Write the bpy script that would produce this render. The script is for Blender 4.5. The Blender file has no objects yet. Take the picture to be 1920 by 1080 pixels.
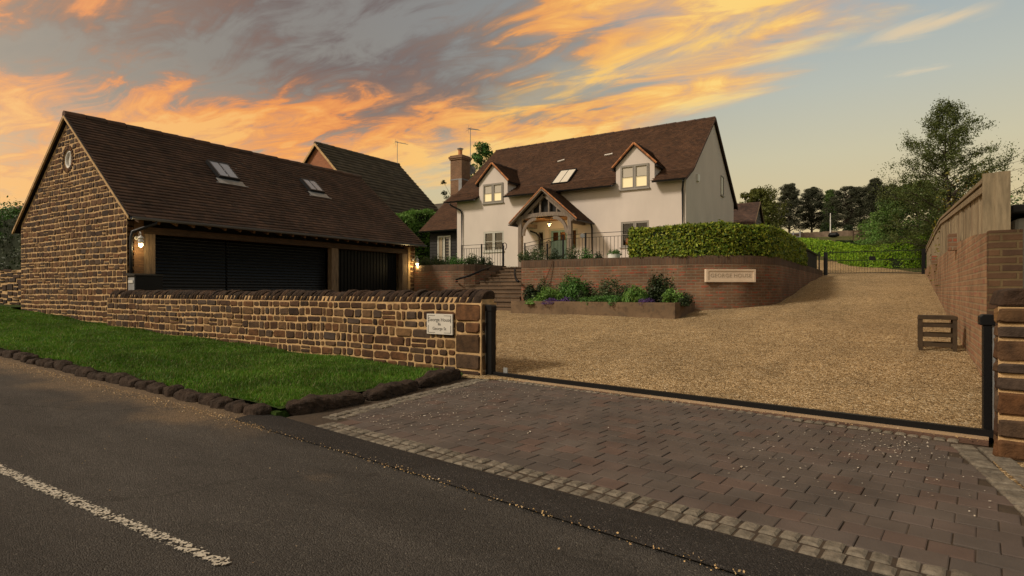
import bpy, math, random
import numpy as np
from mathutils import Vector, Matrix
R = math.radians
rnd = random.Random(7)
rng = np.random.default_rng(7)
scene = bpy.context.scene
COL = scene.collection

# ------------------------------------------------------------------ camera
EYE = 1.13
YAW = R(32.2)
cd = bpy.data.cameras.new("camera"); cam = bpy.data.objects.new("camera", cd); COL.objects.link(cam)
cam.location = (0, 0, EYE); cam.rotation_euler = (R(90), 0, YAW)
cd.sensor_width = 36; cd.lens = 20.625; cd.shift_y = 0.0026
cd.clip_start = 0.05; cd.clip_end = 3000
scene.camera = cam

# ------------------------------------------------------------------ sky and sun
SUN_AZ = 215.0   # compass style: measured clockwise from +Y
SUN_EL = 40.0
def nd(nt, typ, ins=None, **attrs):
    n = nt.nodes.new(typ)
    for k, v in attrs.items(): setattr(n, k, v)
    for k, v in (ins or {}).items():
        s = n.inputs[k]
        if isinstance(v, bpy.types.NodeSocket): nt.links.new(v, s)
        else: s.default_value = v
    return n
def mth(nt, op, a, b=0.0, c=0.0, clamp=False):
    n = nd(nt, 'ShaderNodeMath', {0: a, 1: b, 2: c}, operation=op); n.use_clamp = clamp
    return n.outputs[0]
def mixc(nt, f, a, b, blend='MIX'):
    n = nt.nodes.new('ShaderNodeMix'); n.data_type = 'RGBA'; n.blend_type = blend
    for i, v in ((0, f), (6, a), (7, b)):
        s = n.inputs[i]
        if isinstance(v, bpy.types.NodeSocket): nt.links.new(v, s)
        else: s.default_value = v if i == 0 else (tuple(v) + (1,))[:4]
    return n.outputs[2]
def ramp(nt, f, stops, interp='LINEAR'):
    n = nt.nodes.new('ShaderNodeValToRGB'); nt.links.new(f, n.inputs[0])
    cr = n.color_ramp; cr.interpolation = interp
    while len(cr.elements) < len(stops): cr.elements.new(0.5)
    for e, (p, c) in zip(cr.elements, stops):
        e.position = p; e.color = (tuple(c) + (1,))[:4]
    return n.outputs[0]
def maprange(nt, v, a, b, c, d, smooth=False):
    n = nd(nt, 'ShaderNodeMapRange', {0: v, 1: a, 2: b, 3: c, 4: d})
    if smooth: n.interpolation_type = 'SMOOTHSTEP'
    return n.outputs[0]
def S(r, g, b):   # sRGB 0-255 -> linear
    f = lambda c: (c/255/12.92) if c/255 <= .04045 else ((c/255+.055)/1.055)**2.4
    return (f(r), f(g), f(b))

world = bpy.data.worlds.new("World"); scene.world = world; world.use_nodes = True
nt = world.node_tree; nt.nodes.clear()
tc = nd(nt, 'ShaderNodeTexCoord')
rot = nd(nt, 'ShaderNodeVectorRotate', {'Vector': tc.outputs['Generated'], 'Axis': (0, 0, 1), 'Angle': -YAW}, rotation_type='AXIS_ANGLE')
sp = nd(nt, 'ShaderNodeSeparateXYZ', {0: rot.outputs[0]})
sw = nd(nt, 'ShaderNodeSeparateXYZ', {0: tc.outputs['Generated']})
az = mth(nt, 'MULTIPLY', mth(nt, 'ARCTAN2', sp.outputs[0], sp.outputs[1]), 57.2958)   # degrees east of the lane
el = mth(nt, 'MULTIPLY', mth(nt, 'ARCSINE', sp.outputs[2]), 57.2958)
elc = mth(nt, 'MAXIMUM', el, 0.0)
# clear sky behind the clouds
base = ramp(nt, mth(nt, 'DIVIDE', elc, 90.0), [
    (0.0, S(214, 184, 128)), (0.08, S(212, 190, 142)), (0.13, S(204, 194, 160)), (0.19, S(186, 188, 174)),
    (0.27, S(160, 172, 176)), (1.0, S(92, 104, 120))])
leftm = maprange(nt, az, 5.0, -45.0, 0.0, 1.0, True)
base = mixc(nt, mth(nt, 'MULTIPLY', maprange(nt, az, 30.0, -25.0, 0.0, 1.0, True), mth(nt, 'MULTIPLY', maprange(nt, el, 9.0, 16.0, 0.0, 1.0, True), 0.8)), base, S(150, 144, 132))
# cloud deck projected onto a high plane, streaks running east-west
zz = mth(nt, 'ADD', mth(nt, 'MAXIMUM', sw.outputs[2], 0.0), 0.10)
cx = mth(nt, 'DIVIDE', sw.outputs[0], zz); cy = mth(nt, 'DIVIDE', sw.outputs[1], zz)
def cl(sx, sy, scale, detail, rough, ox, dist=0.0):
    c = nd(nt, 'ShaderNodeCombineXYZ', {0: mth(nt, 'MULTIPLY', cx, sx), 1: mth(nt, 'MULTIPLY', cy, sy), 2: ox})
    return nd(nt, 'ShaderNodeTexNoise', {'Vector': c.outputs[0], 'Scale': scale, 'Detail': detail, 'Roughness': rough, 'Distortion': dist}).outputs[0]
SK = (50.5, 61.2)
nbig = cl(0.50, 1.0, 0.95, 5, 0.55, SK[0], 0.4)
nmid = cl(0.50, 1.0, 1.8, 8, 0.60, SK[1], 0.6)
nfin = cl(0.50, 1.1, 5.6, 8, 0.60, 23.0, 0.9)
elb = mth(nt, 'ADD', maprange(nt, az, -42.0, -14.0, -4.0, 10.5), maprange(nt, az, -14.0, 36.0, -0.5, 10.3))
elb = mth(nt, 'ADD', elb, maprange(nt, az, 36.0, 80.0, 0.0, 30.0)); elb = mth(nt, 'ADD', elb, maprange(nt, az, 20.0, 36.0, 0.0, 2.6))
dcov = mth(nt, 'SUBTRACT', el, elb)
dcov = mth(nt, 'ADD', dcov, mth(nt, 'MULTIPLY', mth(nt, 'SUBTRACT', nmid, 0.5), 16.0))
cov = maprange(nt, dcov, -2.0, 2.5, 0.0, 1.0, True)
holes = maprange(nt, mth(nt, 'ADD', mth(nt, 'MULTIPLY', nmid, 0.55), mth(nt, 'MULTIPLY', nfin, 0.45)), 0.40, 0.54, 0.0, 1.0, True)
cov = mth(nt, 'MULTIPLY', cov, maprange(nt, holes, 0.0, 1.0, 0.38, 1.0))
back = maprange(nt, mth(nt, 'ABSOLUTE', az), 70.0, 120.0, 1.0, 0.25, True)
cov = mth(nt, 'MULTIPLY', cov, back)
# colour of the clouds: orange-gold flanks and mauve grey bodies
lit = mth(nt, 'ADD', mth(nt, 'MULTIPLY', nbig, 0.85), mth(nt, 'MULTIPLY', nmid, 1.05))
lit = mth(nt, 'ADD', lit, mth(nt, 'MULTIPLY', mth(nt, 'SUBTRACT', nfin, 0.5), 0.78))
lit = mth(nt, 'ADD', lit, mth(nt, 'MULTIPLY', maprange(nt, el, 12.0, 20.0, 0.19, -0.14, True), maprange(nt, az, 22.0, -2.0, 0.0, 1.0, True)))
lit = mth(nt, 'ADD', lit, maprange(nt, az, 0.0, 26.0, 0.0, 0.12, True))
ccol = ramp(nt, maprange(nt, lit, 0.67, 1.20, 0.0, 1.0), [
    (0.0, S(112, 100, 98)), (0.28, S(134, 114, 104)), (0.44, S(172, 130, 102)), (0.58, S(232, 154, 86)),
    (0.78, S(246, 174, 92)), (1.0, S(252, 200, 116))])
gold = mixc(nt, maprange(nt, az, -20.0, 22.0, 0.0, 0.7, True), ccol, mixc(nt, 1.0, ccol, (1.06, 1.22, 1.12), 'MULTIPLY'))
gold = mixc(nt, maprange(nt, az, 2.0, -22.0, 0.0, 1.0, True), gold, mixc(nt, 1.0, gold, (1.0, 0.86, 0.78), 'MULTIPLY'))
# bright rim of the cloud sheet running up to the right
band = mth(nt, 'ADD', mth(nt, 'SUBTRACT', el, mth(nt, 'ADD', elb, 4.6)), mth(nt, 'MULTIPLY', mth(nt, 'SUBTRACT', nmid, 0.5), 9.0))
bandm = mth(nt, 'MULTIPLY', maprange(nt, mth(nt, 'ABSOLUTE', band), 0.0, 2.6, 1.0, 0.0, True), mth(nt, 'MULTIPLY', maprange(nt, az, -12.0, 6.0, 0.0, 1.0, True), maprange(nt, nfin, .38, .56, .35, 1.0)))
gold = mixc(nt, mth(nt, 'MULTIPLY', bandm, 0.85), gold, S(255, 206, 108))
skyc = mixc(nt, cov, base, gold)
# one thin high streak over the trees
sw1 = mth(nt, 'SUBTRACT', el, mth(nt, 'ADD', mth(nt, 'MULTIPLY', mth(nt, 'SUBTRACT', az, 33.0), 0.10), 20.0))
st = mth(nt, 'MULTIPLY', maprange(nt, mth(nt, 'ADD', mth(nt, 'ABSOLUTE', sw1), mth(nt, 'MULTIPLY', mth(nt, 'SUBTRACT', nfin, 0.5), 2.2)), 0.0, 0.8, 1.0, 0.0, True),
         mth(nt, 'MULTIPLY', maprange(nt, az, 29.0, 34.0, 0.0, 1.0, True), maprange(nt, az, 37.0, 40.5, 1.0, 0.0, True)))
skyc = mixc(nt, mth(nt, 'MULTIPLY', st, 0.65), skyc, S(240, 208, 158))
sw2 = mth(nt, 'SUBTRACT', el, 17.1)
st2 = mth(nt, 'MULTIPLY', maprange(nt, mth(nt, 'ADD', mth(nt, 'ABSOLUTE', sw2), mth(nt, 'MULTIPLY', mth(nt, 'SUBTRACT', nfin, 0.5), 1.6)), 0.0, 0.35, 1.0, 0.0, True),
          mth(nt, 'MULTIPLY', maprange(nt, az, 32.0, 34.0, 0.0, 1.0, True), maprange(nt, az, 35.5, 37.2, 1.0, 0.0, True)))
skyc = mixc(nt, mth(nt, 'MULTIPLY', st2, 0.5), skyc, S(238, 212, 170))
# bright clear western sky behind the lane
westd = nd(nt, 'ShaderNodeVectorMath', {0: tc.outputs['Generated'], 1: (math.sin(R(SUN_AZ)), math.cos(R(SUN_AZ)), 0.15)}, operation='DOT_PRODUCT').outputs['Value']
wglow = mth(nt, 'POWER', mth(nt, 'MAXIMUM', westd, 0.0), 1.6)
skyc = mixc(nt, mth(nt, 'MULTIPLY', wglow, 0.8), skyc, (0.98, 0.78, 0.52))
nish = nd(nt, 'ShaderNodeTexSky', sky_type='NISHITA', sun_disc=False, sun_elevation=R(12), sun_rotation=R(SUN_AZ))
bg1 = nd(nt, 'ShaderNodeBackground', {0: skyc, 1: 0.95})
bg2 = nd(nt, 'ShaderNodeBackground', {0: nish.outputs[0], 1: 0.01})
add = nd(nt, 'ShaderNodeAddShader', {0: bg1.outputs[0], 1: bg2.outputs[0]})
wo = nd(nt, 'ShaderNodeOutputWorld', {0: add.outputs[0]})

sl = bpy.data.lights.new("sun", 'SUN'); sun = bpy.data.objects.new("sun", sl); COL.objects.link(sun)
sl.energy = 2.9; sl.angle = R(11); sl.color = (1.0, 0.87, 0.71)
sdir = Vector((math.sin(R(SUN_AZ))*math.cos(R(SUN_EL)), math.cos(R(SUN_AZ))*math.cos(R(SUN_EL)), math.sin(R(SUN_EL))))
sun.rotation_euler = sdir.to_track_quat('Z', 'Y').to_euler(); sun.location = (-10, -20, 30)

scene.view_settings.view_transform = 'Standard'; scene.view_settings.look = 'None'
scene.view_settings.exposure = 0.0; scene.view_settings.gamma = 1.0
scene.render.engine = 'CYCLES'

# ------------------------------------------------------------------ survey helpers: sight lines to points on known planes
VD = np.array([-math.sin(YAW), math.cos(YAW), 0.0]); RT = np.array([math.cos(YAW), math.sin(YAW), 0.0])
def ray(px, py): return VD + RT*((px-960)/1100.0) + np.array([0, 0, 1.0])*((545-py)/1100.0)
def P(px, py, d): return ray(px, py)*d + np.array([0, 0, EYE])
def onX(px, py, X): r = ray(px, py); return P(px, py, X/r[0])
def onY(px, py, Y): r = ray(px, py); return P(px, py, Y/r[1])
def onZ(px, py, Z): return P(px, py, (EYE-Z)*1100/(py-545))
def hit(px, py, p0, n):
    r = ray(px, py); o = np.array([0, 0, EYE]); n = np.array(n, float)
    return o + r*(np.dot(np.array(p0)-o, n)/np.dot(r, n))

def lerp_pts(pts, t):
    xs = [p[0] for p in pts]; ys = [p[1] for p in pts]
    return float(np.interp(t, xs, ys))
def sstep(a, b, t): t = min(1, max(0, (t-a)/(b-a))); return t*t*(3-2*t)
def RZ(x): return lerp_pts([(-60, 2.2), (-40, 1.5), (-20, .6), (-14.7, .33), (-9, .14), (-5.5, .03), (-4.3, 0.0), (60, 0.0)], x)
DP = [(6.3, 0), (8, .09), (11, .28), (15, .60), (19, .95), (24, 1.38), (30.5, 1.84), (36, 2.12), (45, 3.1), (57, 4.6), (88, 8.7), (120, 10.2), (400, 14)]
def T(x, y):
    if y <= 6.3: return RZ(x)
    return lerp_pts(DP, y) + RZ(max(x, -20))*(1-sstep(6.3, 16, y))

# ------------------------------------------------------------------ object helpers
def tag(o, label=None, cat=None, group=None, kind=None):
    if label: o['label'] = label
    if cat: o['category'] = cat
    if group: o['group'] = group
    if kind: o['kind'] = kind
    return o
def thing(name, loc, label, cat, group=None):
    o = bpy.data.objects.new(name, None); COL.objects.link(o); o.location = tuple(map(float, loc)); o.empty_display_size = .2
    return tag(o, label, cat, group)
def wloc(o):
    v = Vector((0, 0, 0))
    while o is not None: v = v + o.location; o = o.parent
    return np.array(v)
def finish(name, me, mat, parent, smooth=False, bevel=0):
    o = bpy.data.objects.new(name, me); COL.objects.link(o)
    if mat: me.materials.append(mat)
    if smooth:
        me.polygons.foreach_set('use_smooth', [True]*len(me.polygons))
    if parent is not None: o.parent = parent
    if bevel:
        b = o.modifiers.new('bevel', 'BEVEL'); b.width = bevel; b.segments = 2; b.limit_method = 'ANGLE'
    return o
def boxuv(me, off):
    n = len(me.loops)
    co = np.empty(len(me.vertices)*3); me.vertices.foreach_get('co', co); co = co.reshape(-1, 3)+off
    vi = np.empty(n, int); me.loops.foreach_get('vertex_index', vi)
    nf = len(me.polygons); ls = np.empty(nf, int); lt = np.empty(nf, int)
    me.polygons.foreach_get('loop_start', ls); me.polygons.foreach_get('loop_total', lt)
    nr = np.empty(nf*3); me.polygons.foreach_get('normal', nr); nr = nr.reshape(-1, 3)
    fi = np.repeat(np.arange(nf), lt); N = np.abs(nr[fi]); C = co[vi]
    uv = np.where((N[:, 2] > .75)[:, None], C[:, :2], np.where((N[:, 0] > N[:, 1])[:, None], C[:, [1, 2]], C[:, [0, 2]]))
    l = me.uv_layers.new(name='UVMap'); l.data.foreach_set('uv', uv.reshape(-1))
class MB:
    def __init__(s): s.v = []; s.f = []; s.uv = None
    def add(s, vs, fs):
        n = len(s.v); s.v.extend([tuple(map(float, q)) for q in vs]); s.f.extend([tuple(i+n for i in f) for f in fs]); return s
    def face(s, *vs): return s.add(vs, [tuple(range(len(vs)))])
    def box(s, a, b):
        x0, x1 = sorted((a[0], b[0])); y0, y1 = sorted((a[1], b[1])); z0, z1 = sorted((a[2], b[2]))
        return s.add([(x0,y0,z0),(x1,y0,z0),(x1,y1,z0),(x0,y1,z0),(x0,y0,z1),(x1,y0,z1),(x1,y1,z1),(x0,y1,z1)],
                     [(0,3,2,1),(4,5,6,7),(0,1,5,4),(1,2,6,5),(2,3,7,6),(3,0,4,7)])
    def bar(s, p, q, w, h, up=(0, 0, 1)):
        p = Vector(p); q = Vector(q); d = (q-p).normalized(); u = Vector(up)
        if abs(d.dot(u)) > .98: u = Vector((0, 1, 0))
        sx = d.cross(u).normalized(); sz = sx.cross(d).normalized(); vs = []
        for e in (p, q):
            for a, b in ((-1,-1),(1,-1),(1,1),(-1,1)): vs.append(e + sx*(a*w/2) + sz*(b*h/2))
        return s.add(vs, [(0,1,2,3),(7,6,5,4),(0,4,5,1),(1,5,6,2),(2,6,7,3),(3,7,4,0)])
    def tube(s, pts, r, n=8):
        pts = [Vector(p) for p in pts]; k = len(pts); rs = r if isinstance(r, (list, tuple)) else [r]*k; vs = []; fs = []
        d = (pts[1]-pts[0]).normalized(); u = Vector((0, 0, 1)) if abs(d.z) < .9 else Vector((1, 0, 0))
        for i, p in enumerate(pts):
            d = (pts[min(i+1, k-1)]-pts[max(i-1, 0)]).normalized()
            a = d.cross(u).normalized(); b = a.cross(d).normalized()
            for j in range(n):
                t = 2*math.pi*j/n; vs.append(p + a*math.cos(t)*rs[i] + b*math.sin(t)*rs[i])
        for i in range(k-1):
            for j in range(n):
                j2 = (j+1) % n; fs.append((i*n+j, i*n+j2, (i+1)*n+j2, (i+1)*n+j))
        fs.append(tuple(range(n))[::-1]); fs.append(tuple((k-1)*n+j for j in range(n)))
        return s.add(vs, fs)
    def lathe(s, c, prof, n=16):
        vs = []; fs = []
        for r, z in prof:
            for j in range(n):
                t = 2*math.pi*j/n; vs.append((c[0]+r*math.cos(t), c[1]+r*math.sin(t), c[2]+z))
        for i in range(len(prof)-1):
            for j in range(n):
                j2 = (j+1) % n; fs.append((i*n+j, i*n+j2, (i+1)*n+j2, (i+1)*n+j))
        fs.append(tuple(range(n))[::-1]); fs.append(tuple((len(prof)-1)*n+j for j in range(n)))
        return s.add(vs, fs)
    def prism(s, poly, axis, a, b):
        # poly of 2-D points; axis 'X' (points are y,z), 'Y' (x,z), 'Z' (x,y); extruded from a to b
        f = {'X': lambda p, t: (t, p[0], p[1]), 'Y': lambda p, t: (p[0], t, p[1]), 'Z': lambda p, t: (p[0], p[1], t)}[axis]
        n = len(poly); vs = [f(p, a) for p in poly]+[f(p, b) for p in poly]
        fs = [tuple(range(n))[::-1], tuple(range(n, 2*n))]+[(i, (i+1) % n, n+(i+1) % n, n+i) for i in range(n)]
        return s.add(vs, fs)
    def build(s, name, mat, parent=None, smooth=False, bevel=0, uv=True):
        off = wloc(parent) if parent is not None else np.zeros(3)
        v = np.array(s.v)-off
        me = bpy.data.meshes.new(name); me.from_pydata(v.tolist(), [], s.f); me.update()
        import bmesh
        bm = bmesh.new(); bm.from_mesh(me); bmesh.ops.recalc_face_normals(bm, faces=bm.faces); bm.to_mesh(me); bm.free()
        if uv: boxuv(me, off)
        return finish(name, me, mat, parent, smooth, bevel)
def fast(name, V, F, mat, parent=None, smooth=False):
    off = wloc(parent) if parent is not None else np.zeros(3)
    V = np.asarray(V, float)-off; F = np.asarray(F, int); k = F.shape[1]
    me = bpy.data.meshes.new(name); me.vertices.add(len(V)); me.vertices.foreach_set('co', V.reshape(-1))
    me.loops.add(F.size); me.loops.foreach_set('vertex_index', F.reshape(-1))
    me.polygons.add(len(F)); me.polygons.foreach_set('loop_start', np.arange(len(F))*k)
    try: me.polygons.foreach_set('loop_total', np.full(len(F), k))
    except Exception: pass
    me.update(calc_edges=True)
    return finish(name, me, mat, parent, smooth)
def copy_tree(o, parent=None):
    c = o.copy(); COL.objects.link(c); c.parent = parent
    for ch in o.children: copy_tree(ch, c)
    return c

# ------------------------------------------------------------------ materials
def newmat(name):
    m = bpy.data.materials.new(name); m.use_nodes = True; nt = m.node_tree
    return m, nt, nt.nodes['Principled BSDF']
def world_pos(nt, stretch=(1, 1, 1)):
    g = nd(nt, 'ShaderNodeNewGeometry')
    return nd(nt, 'ShaderNodeMapping', {0: g.outputs['Position'], 3: stretch}).outputs[0]
def noise(nt, vec, scale, detail=4, rough=.55, dist=0):
    return nd(nt, 'ShaderNodeTexNoise', {'Vector': vec, 'Scale': scale, 'Detail': detail, 'Roughness': rough, 'Distortion': dist}).outputs[0]
def gmat(name, cols, src='noise', nscale=3.0, var=.25, vscale=1.5, rough=.8, bump=.3, bscale=40.0, bdist=.01, metal=0, spec=.3, stretch=(1, 1, 1), trans=0, coat=0):
    m, nt, b = newmat(name); pos = world_pos(nt, stretch)
    n = len(cols); stops = [(i/max(1, n-1), c) for i, c in enumerate(cols)]
    if src == 'island': f = nd(nt, 'ShaderNodeNewGeometry').outputs['Random Per Island']
    elif src == 'noise': f = maprange(nt, noise(nt, pos, nscale), .3, .7, 0, 1)
    else: f = None
    c = ramp(nt, f, stops) if f is not None and n > 1 else mixc(nt, 0.0, cols[0], cols[0])
    if var:
        k = maprange(nt, noise(nt, pos, vscale, 6, .6), .25, .75, 1-var, 1+var)
        kk = nd(nt, 'ShaderNodeCombineXYZ', {0: k, 1: k, 2: k}).outputs[0]
        c = mixc(nt, 1.0, c, kk, 'MULTIPLY')
    nt.links.new(c, b.inputs['Base Color'])
    b.inputs['Roughness'].default_value = rough; b.inputs['Metallic'].default_value = metal
    b.inputs['Specular IOR Level'].default_value = spec
    if coat: b.inputs['Coat Weight'].default_value = coat
    if bump:
        bn = nd(nt, 'ShaderNodeBump', {'Strength': bump, 'Distance': bdist, 'Height': noise(nt, pos, bscale, 5, .65)})
        nt.links.new(bn.outputs[0], b.inputs['Normal'])
    if trans:
        t = nd(nt, 'ShaderNodeBsdfTranslucent', {0: c}); mx = nd(nt, 'ShaderNodeMixShader', {0: trans, 1: b.outputs[0], 2: t.outputs[0]})
        nt.links.new(mx.outputs[0], nt.nodes['Material Output'].inputs[0])
    return m
def brickmat(name, c1, c2, mortar, bw=.225, bh=.075, ms=.010, extra=None, dark=.35, rotuv=False):
    m, nt, b = newmat(name)
    uv = nd(nt, 'ShaderNodeUVMap').outputs[0]
    if rotuv: uv = nd(nt, 'ShaderNodeMapping', {0: uv, 2: (0, 0, R(90))}).outputs[0]
    pos = world_pos(nt)
    wob = nd(nt, 'ShaderNodeVectorMath', {0: uv, 1: nd(nt, 'ShaderNodeVectorMath', {0: nd(nt, 'ShaderNodeTexNoise', {'Vector': pos, 'Scale': 9.0}).outputs[1], 1: (.008, .008, 0)}, operation='MULTIPLY').outputs[0]}, operation='ADD').outputs[0]
    bt = nd(nt, 'ShaderNodeTexBrick', {'Vector': wob, 'Color1': c1+(1,), 'Color2': c2+(1,), 'Mortar': mortar+(1,), 'Scale': 1.0, 'Mortar Size': ms, 'Mortar Smooth': .3, 'Bias': -.1, 'Brick Width': bw, 'Row Height': bh})
    c = bt.outputs[0]
    if extra:
        sepu = nd(nt, 'ShaderNodeMapping', {0: wob, 3: (1/bw, 1/bh, 1)}).outputs[0]
        e = nd(nt, 'ShaderNodeTexNoise', {'Vector': sepu, 'Scale': .85, 'Detail': 1.0}).outputs[0]
        c = mixc(nt, mth(nt, 'MULTIPLY', maprange(nt, e, .56, .64, 0, 1), mth(nt, 'SUBTRACT', 1.0, bt.outputs[1])), c, extra)
    k = maprange(nt, noise(nt, pos, 1.2, 7, .65), .3, .7, 1-dark, 1+dark*.6)
    c = mixc(nt, 1.0, c, nd(nt, 'ShaderNodeCombineXYZ', {0: k, 1: k, 2: k}).outputs[0], 'MULTIPLY')
    nt.links.new(c, b.inputs['Base Color']); b.inputs['Roughness'].default_value = .85; b.inputs['Specular IOR Level'].default_value = .2
    h = mth(nt, 'ADD', mth(nt, 'MULTIPLY', bt.outputs[1], -1.0), mth(nt, 'MULTIPLY', noise(nt, pos, 60, 3), .6))
    bn = nd(nt, 'ShaderNodeBump', {'Strength': .7, 'Distance': .008, 'Height': h}); nt.links.new(bn.outputs[0], b.inputs['Normal'])
    return m
def emit(name, col, st):
    m, nt, b = newmat(name); b.inputs['Base Color'].default_value = col+(1,); b.inputs['Emission Color'].default_value = col+(1,); b.inputs['Emission Strength'].default_value = st
    return m
def glassmat(name, col=(.02, .022, .025), rough=.03, em=None, es=0):
    m, nt, b = newmat(name); b.inputs['Base Color'].default_value = col+(1,); b.inputs['Roughness'].default_value = rough
    b.inputs['Specular IOR Level'].default_value = .8; b.inputs['IOR'].default_value = 1.5
    if em: b.inputs['Emission Color'].default_value = em+(1,); b.inputs['Emission Strength'].default_value = es
    return m

M = {}
M['stone'] = gmat('ironstone', [(.026, .013, .007), (.060, .028, .012), (.115, .050, .018), (.072, .040, .020), (.050, .034, .025), (.140, .074, .028), (.038, .020, .011), (.085, .037, .015)], 'island', var=.6, vscale=10, rough=.85, bump=.9, bscale=38, bdist=.012)
M['stone_dark'] = gmat('weathered_stone', [(.018, .011, .008), (.045, .024, .013), (.030, .020, .014), (.065, .034, .018)], 'island', var=.6, vscale=9, rough=.9, bump=1.0, bscale=22, bdist=.035)
M['mortar'] = gmat('lime_mortar', [(.40, .26, .125), (.50, .33, .165), (.33, .21, .095)], 'noise', nscale=4, var=.3, vscale=6, rough=.95, bump=.8, bscale=70, bdist=.01)
M['tile'] = gmat('clay_tile', [(.076, .047, .037), (.102, .060, .045), (.064, .043, .036), (.122, .071, .051), (.084, .052, .040)], 'island', var=.35, vscale=1.1, rough=.8, bump=.5, bscale=55)
M['tile_red'] = gmat('clay_tile_warm', [(.075, .038, .022), (.098, .049, .027), (.062, .034, .021), (.112, .056, .030), (.084, .042, .024)], 'island', var=.3, vscale=1.0, rough=.85, bump=.5, bscale=55)
M['tile_grey'] = gmat('concrete_tile', [(.075, .062, .046), (.092, .076, .055), (.065, .054, .042), (.105, .088, .062)], 'island', var=.4, vscale=1.4, rough=.9, bump=.5, bscale=40)
M['deck'] = gmat('roof_underlay', [(.02, .014, .011)], 'none', var=0, bump=0)
M['ridge'] = gmat('ridge_tile', [(.06, .035, .026), (.09, .048, .032), (.05, .034, .028)], 'island', var=.4, vscale=5, rough=.85)
M['verge_clay'] = gmat('verge_tile', [(.38, .15, .055), (.48, .20, .08), (.30, .12, .05)], 'island', var=.3, vscale=8, rough=.8)
M['render'] = gmat('white_render', [(.575, .505, .448), (.625, .55, .49)], 'noise', nscale=.6, var=.08, vscale=1.1, stretch=(.9, .9, .45), rough=.9, bump=.25, bscale=120, bdist=.004)
M['oak'] = gmat('weathered_oak', [(.16, .125, .095), (.24, .19, .15), (.12, .09, .07)], 'noise', nscale=3, var=.35, vscale=8, stretch=(6, 6, .8), rough=.85, bump=.6, bscale=18)
M['oakwarm'] = gmat('garage_oak', [(.12, .08, .045), (.17, .115, .07), (.08, .052, .032)], 'noise', nscale=3, var=.4, vscale=8, stretch=(6, 6, .8), rough=.8, bump=.6, bscale=18)
M['oakbeam'] = gmat('oak_beam', [(.085, .045, .022), (.13, .07, .035), (.06, .032, .018)], 'noise', nscale=3, var=.4, vscale=6, stretch=(5, .6, 6), rough=.8, bump=.6, bscale=18)
M['oakshade'] = gmat('shaded_oak_beam', [(.035, .020, .011), (.055, .031, .017), (.025, .015, .009)], 'noise', nscale=3, var=.4, vscale=6, stretch=(5, .6, 6), rough=.8, bump=.6, bscale=18)  # darker copy of the oak beam, eave shade put into the colour
M['soffit'] = gmat('porch_boarding', [(.22, .10, .035), (.30, .15, .055)], 'noise', nscale=4, var=.3, rough=.6)
M['fence'] = gmat('fence_timber', [(.22, .175, .11), (.29, .23, .145), (.18, .14, .085), (.26, .195, .125)], 'island', var=.45, vscale=5, stretch=(4, 4, .6), rough=.85, bump=.5, bscale=25)
M['stool'] = gmat('old_bench_wood', [(.032, .021, .012), (.060, .039, .021), (.045, .030, .015)], 'noise', nscale=6, var=.4, rough=.85, bump=.5, bscale=40)
M['black'] = gmat('black_metal', [(.006, .006, .0065)], 'none', var=.2, rough=.5, bump=.1, spec=.18)
M['gutter'] = gmat('black_gutter', [(.010, .010, .011)], 'none', var=.2, rough=.4, bump=0, spec=.3)
M['guttergrey'] = gmat('steel_gutter', [(.10, .105, .12)], 'none', var=.2, rough=.32, bump=0, spec=.5)
M['blackclad'] = gmat('black_boards', [(.009, .008, .007), (.015, .013, .011)], 'island', var=.3, vscale=6, rough=.7, bump=.4, bscale=20)
M['doorboard'] = gmat('black_boarded_door', [(.004, .004, .004)], 'none', var=.3, rough=.5, bump=.15, spec=.12)
M['doorblack'] = gmat('black_shutter', [(.007, .007, .007)], 'none', var=.25, vscale=3, rough=.35, bump=.15, spec=.3)
M['greymetal'] = gmat('galvanised', [(.32, .33, .33)], 'none', var=.15, rough=.45, metal=.6, bump=.1)
M['lead'] = gmat('lead_flashing', [(.20, .20, .205), (.28, .28, .285)], 'noise', nscale=5, rough=.5, metal=.2, bump=.2)
M['frame'] = gmat('painted_frame', [(.26, .235, .20)], 'none', var=.1, rough=.55, bump=.1)
M['framelt'] = gmat('pale_frame', [(.48, .46, .40)], 'none', var=.1, rough=.55, bump=.1)
M['doorblue'] = gmat('sage_door', [(.22, .36, .36)], 'none', var=.12, rough=.5, bump=.1)
M['white'] = gmat('white_paint', [(.72, .70, .66)], 'none', var=.06, rough=.5, bump=.05)
M['glass'] = glassmat('window_glass', (.03, .022, .016))
M['roofglass'] = glassmat('rooflight_glass', (.26, .26, .29), .12)  # pale base colour carries the sky reflection on the glass
M['skypane'] = glassmat('pane_sky_glow', (.5, .4, .25), .05, (1.0, .76, .36), .55)  # emission stands in for bright sky mirrored in the dormer panes
M['skyglow'] = glassmat('rooflight_sky_glow', (.4, .35, .28), .05, (1.0, .84, .56), .30)  # emission stands in for sky brightness on the house rooflight
M['blind'] = gmat('window_blind', [(.50, .45, .37)], 'none', var=.05, rough=.9, bump=0)
M['curtain'] = gmat('curtain_cloth', [(.32, .25, .17)], 'none', var=.3, vscale=5, stretch=(8, 8, .3), rough=.9, bump=0)
M['warmlight'] = emit('warm_strip', (1.0, .62, .18), 1.1)
M['interior'] = emit('orange_room_glow', (.75, .20, .04), .45)
M['bulb'] = emit('lamp_bulb', (1.0, .80, .42), 14)
M['lampwhite'] = gmat('lamp_white', [(.55, .52, .47)], 'none', var=.05, rough=.4, bump=0)
M['plaque'] = gmat('pale_plaque', [(.55, .51, .45)], 'none', var=.08, vscale=8, rough=.6, bump=.1)
M['plaquestone'] = gmat('carved_limestone', [(.60, .47, .34), (.66, .53, .39)], 'noise', nscale=4, var=.12, rough=.85, bump=.3, bscale=50)
M['ink'] = gmat('dark_lettering', [(.06, .055, .05)], 'none', var=0, bump=0)
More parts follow.
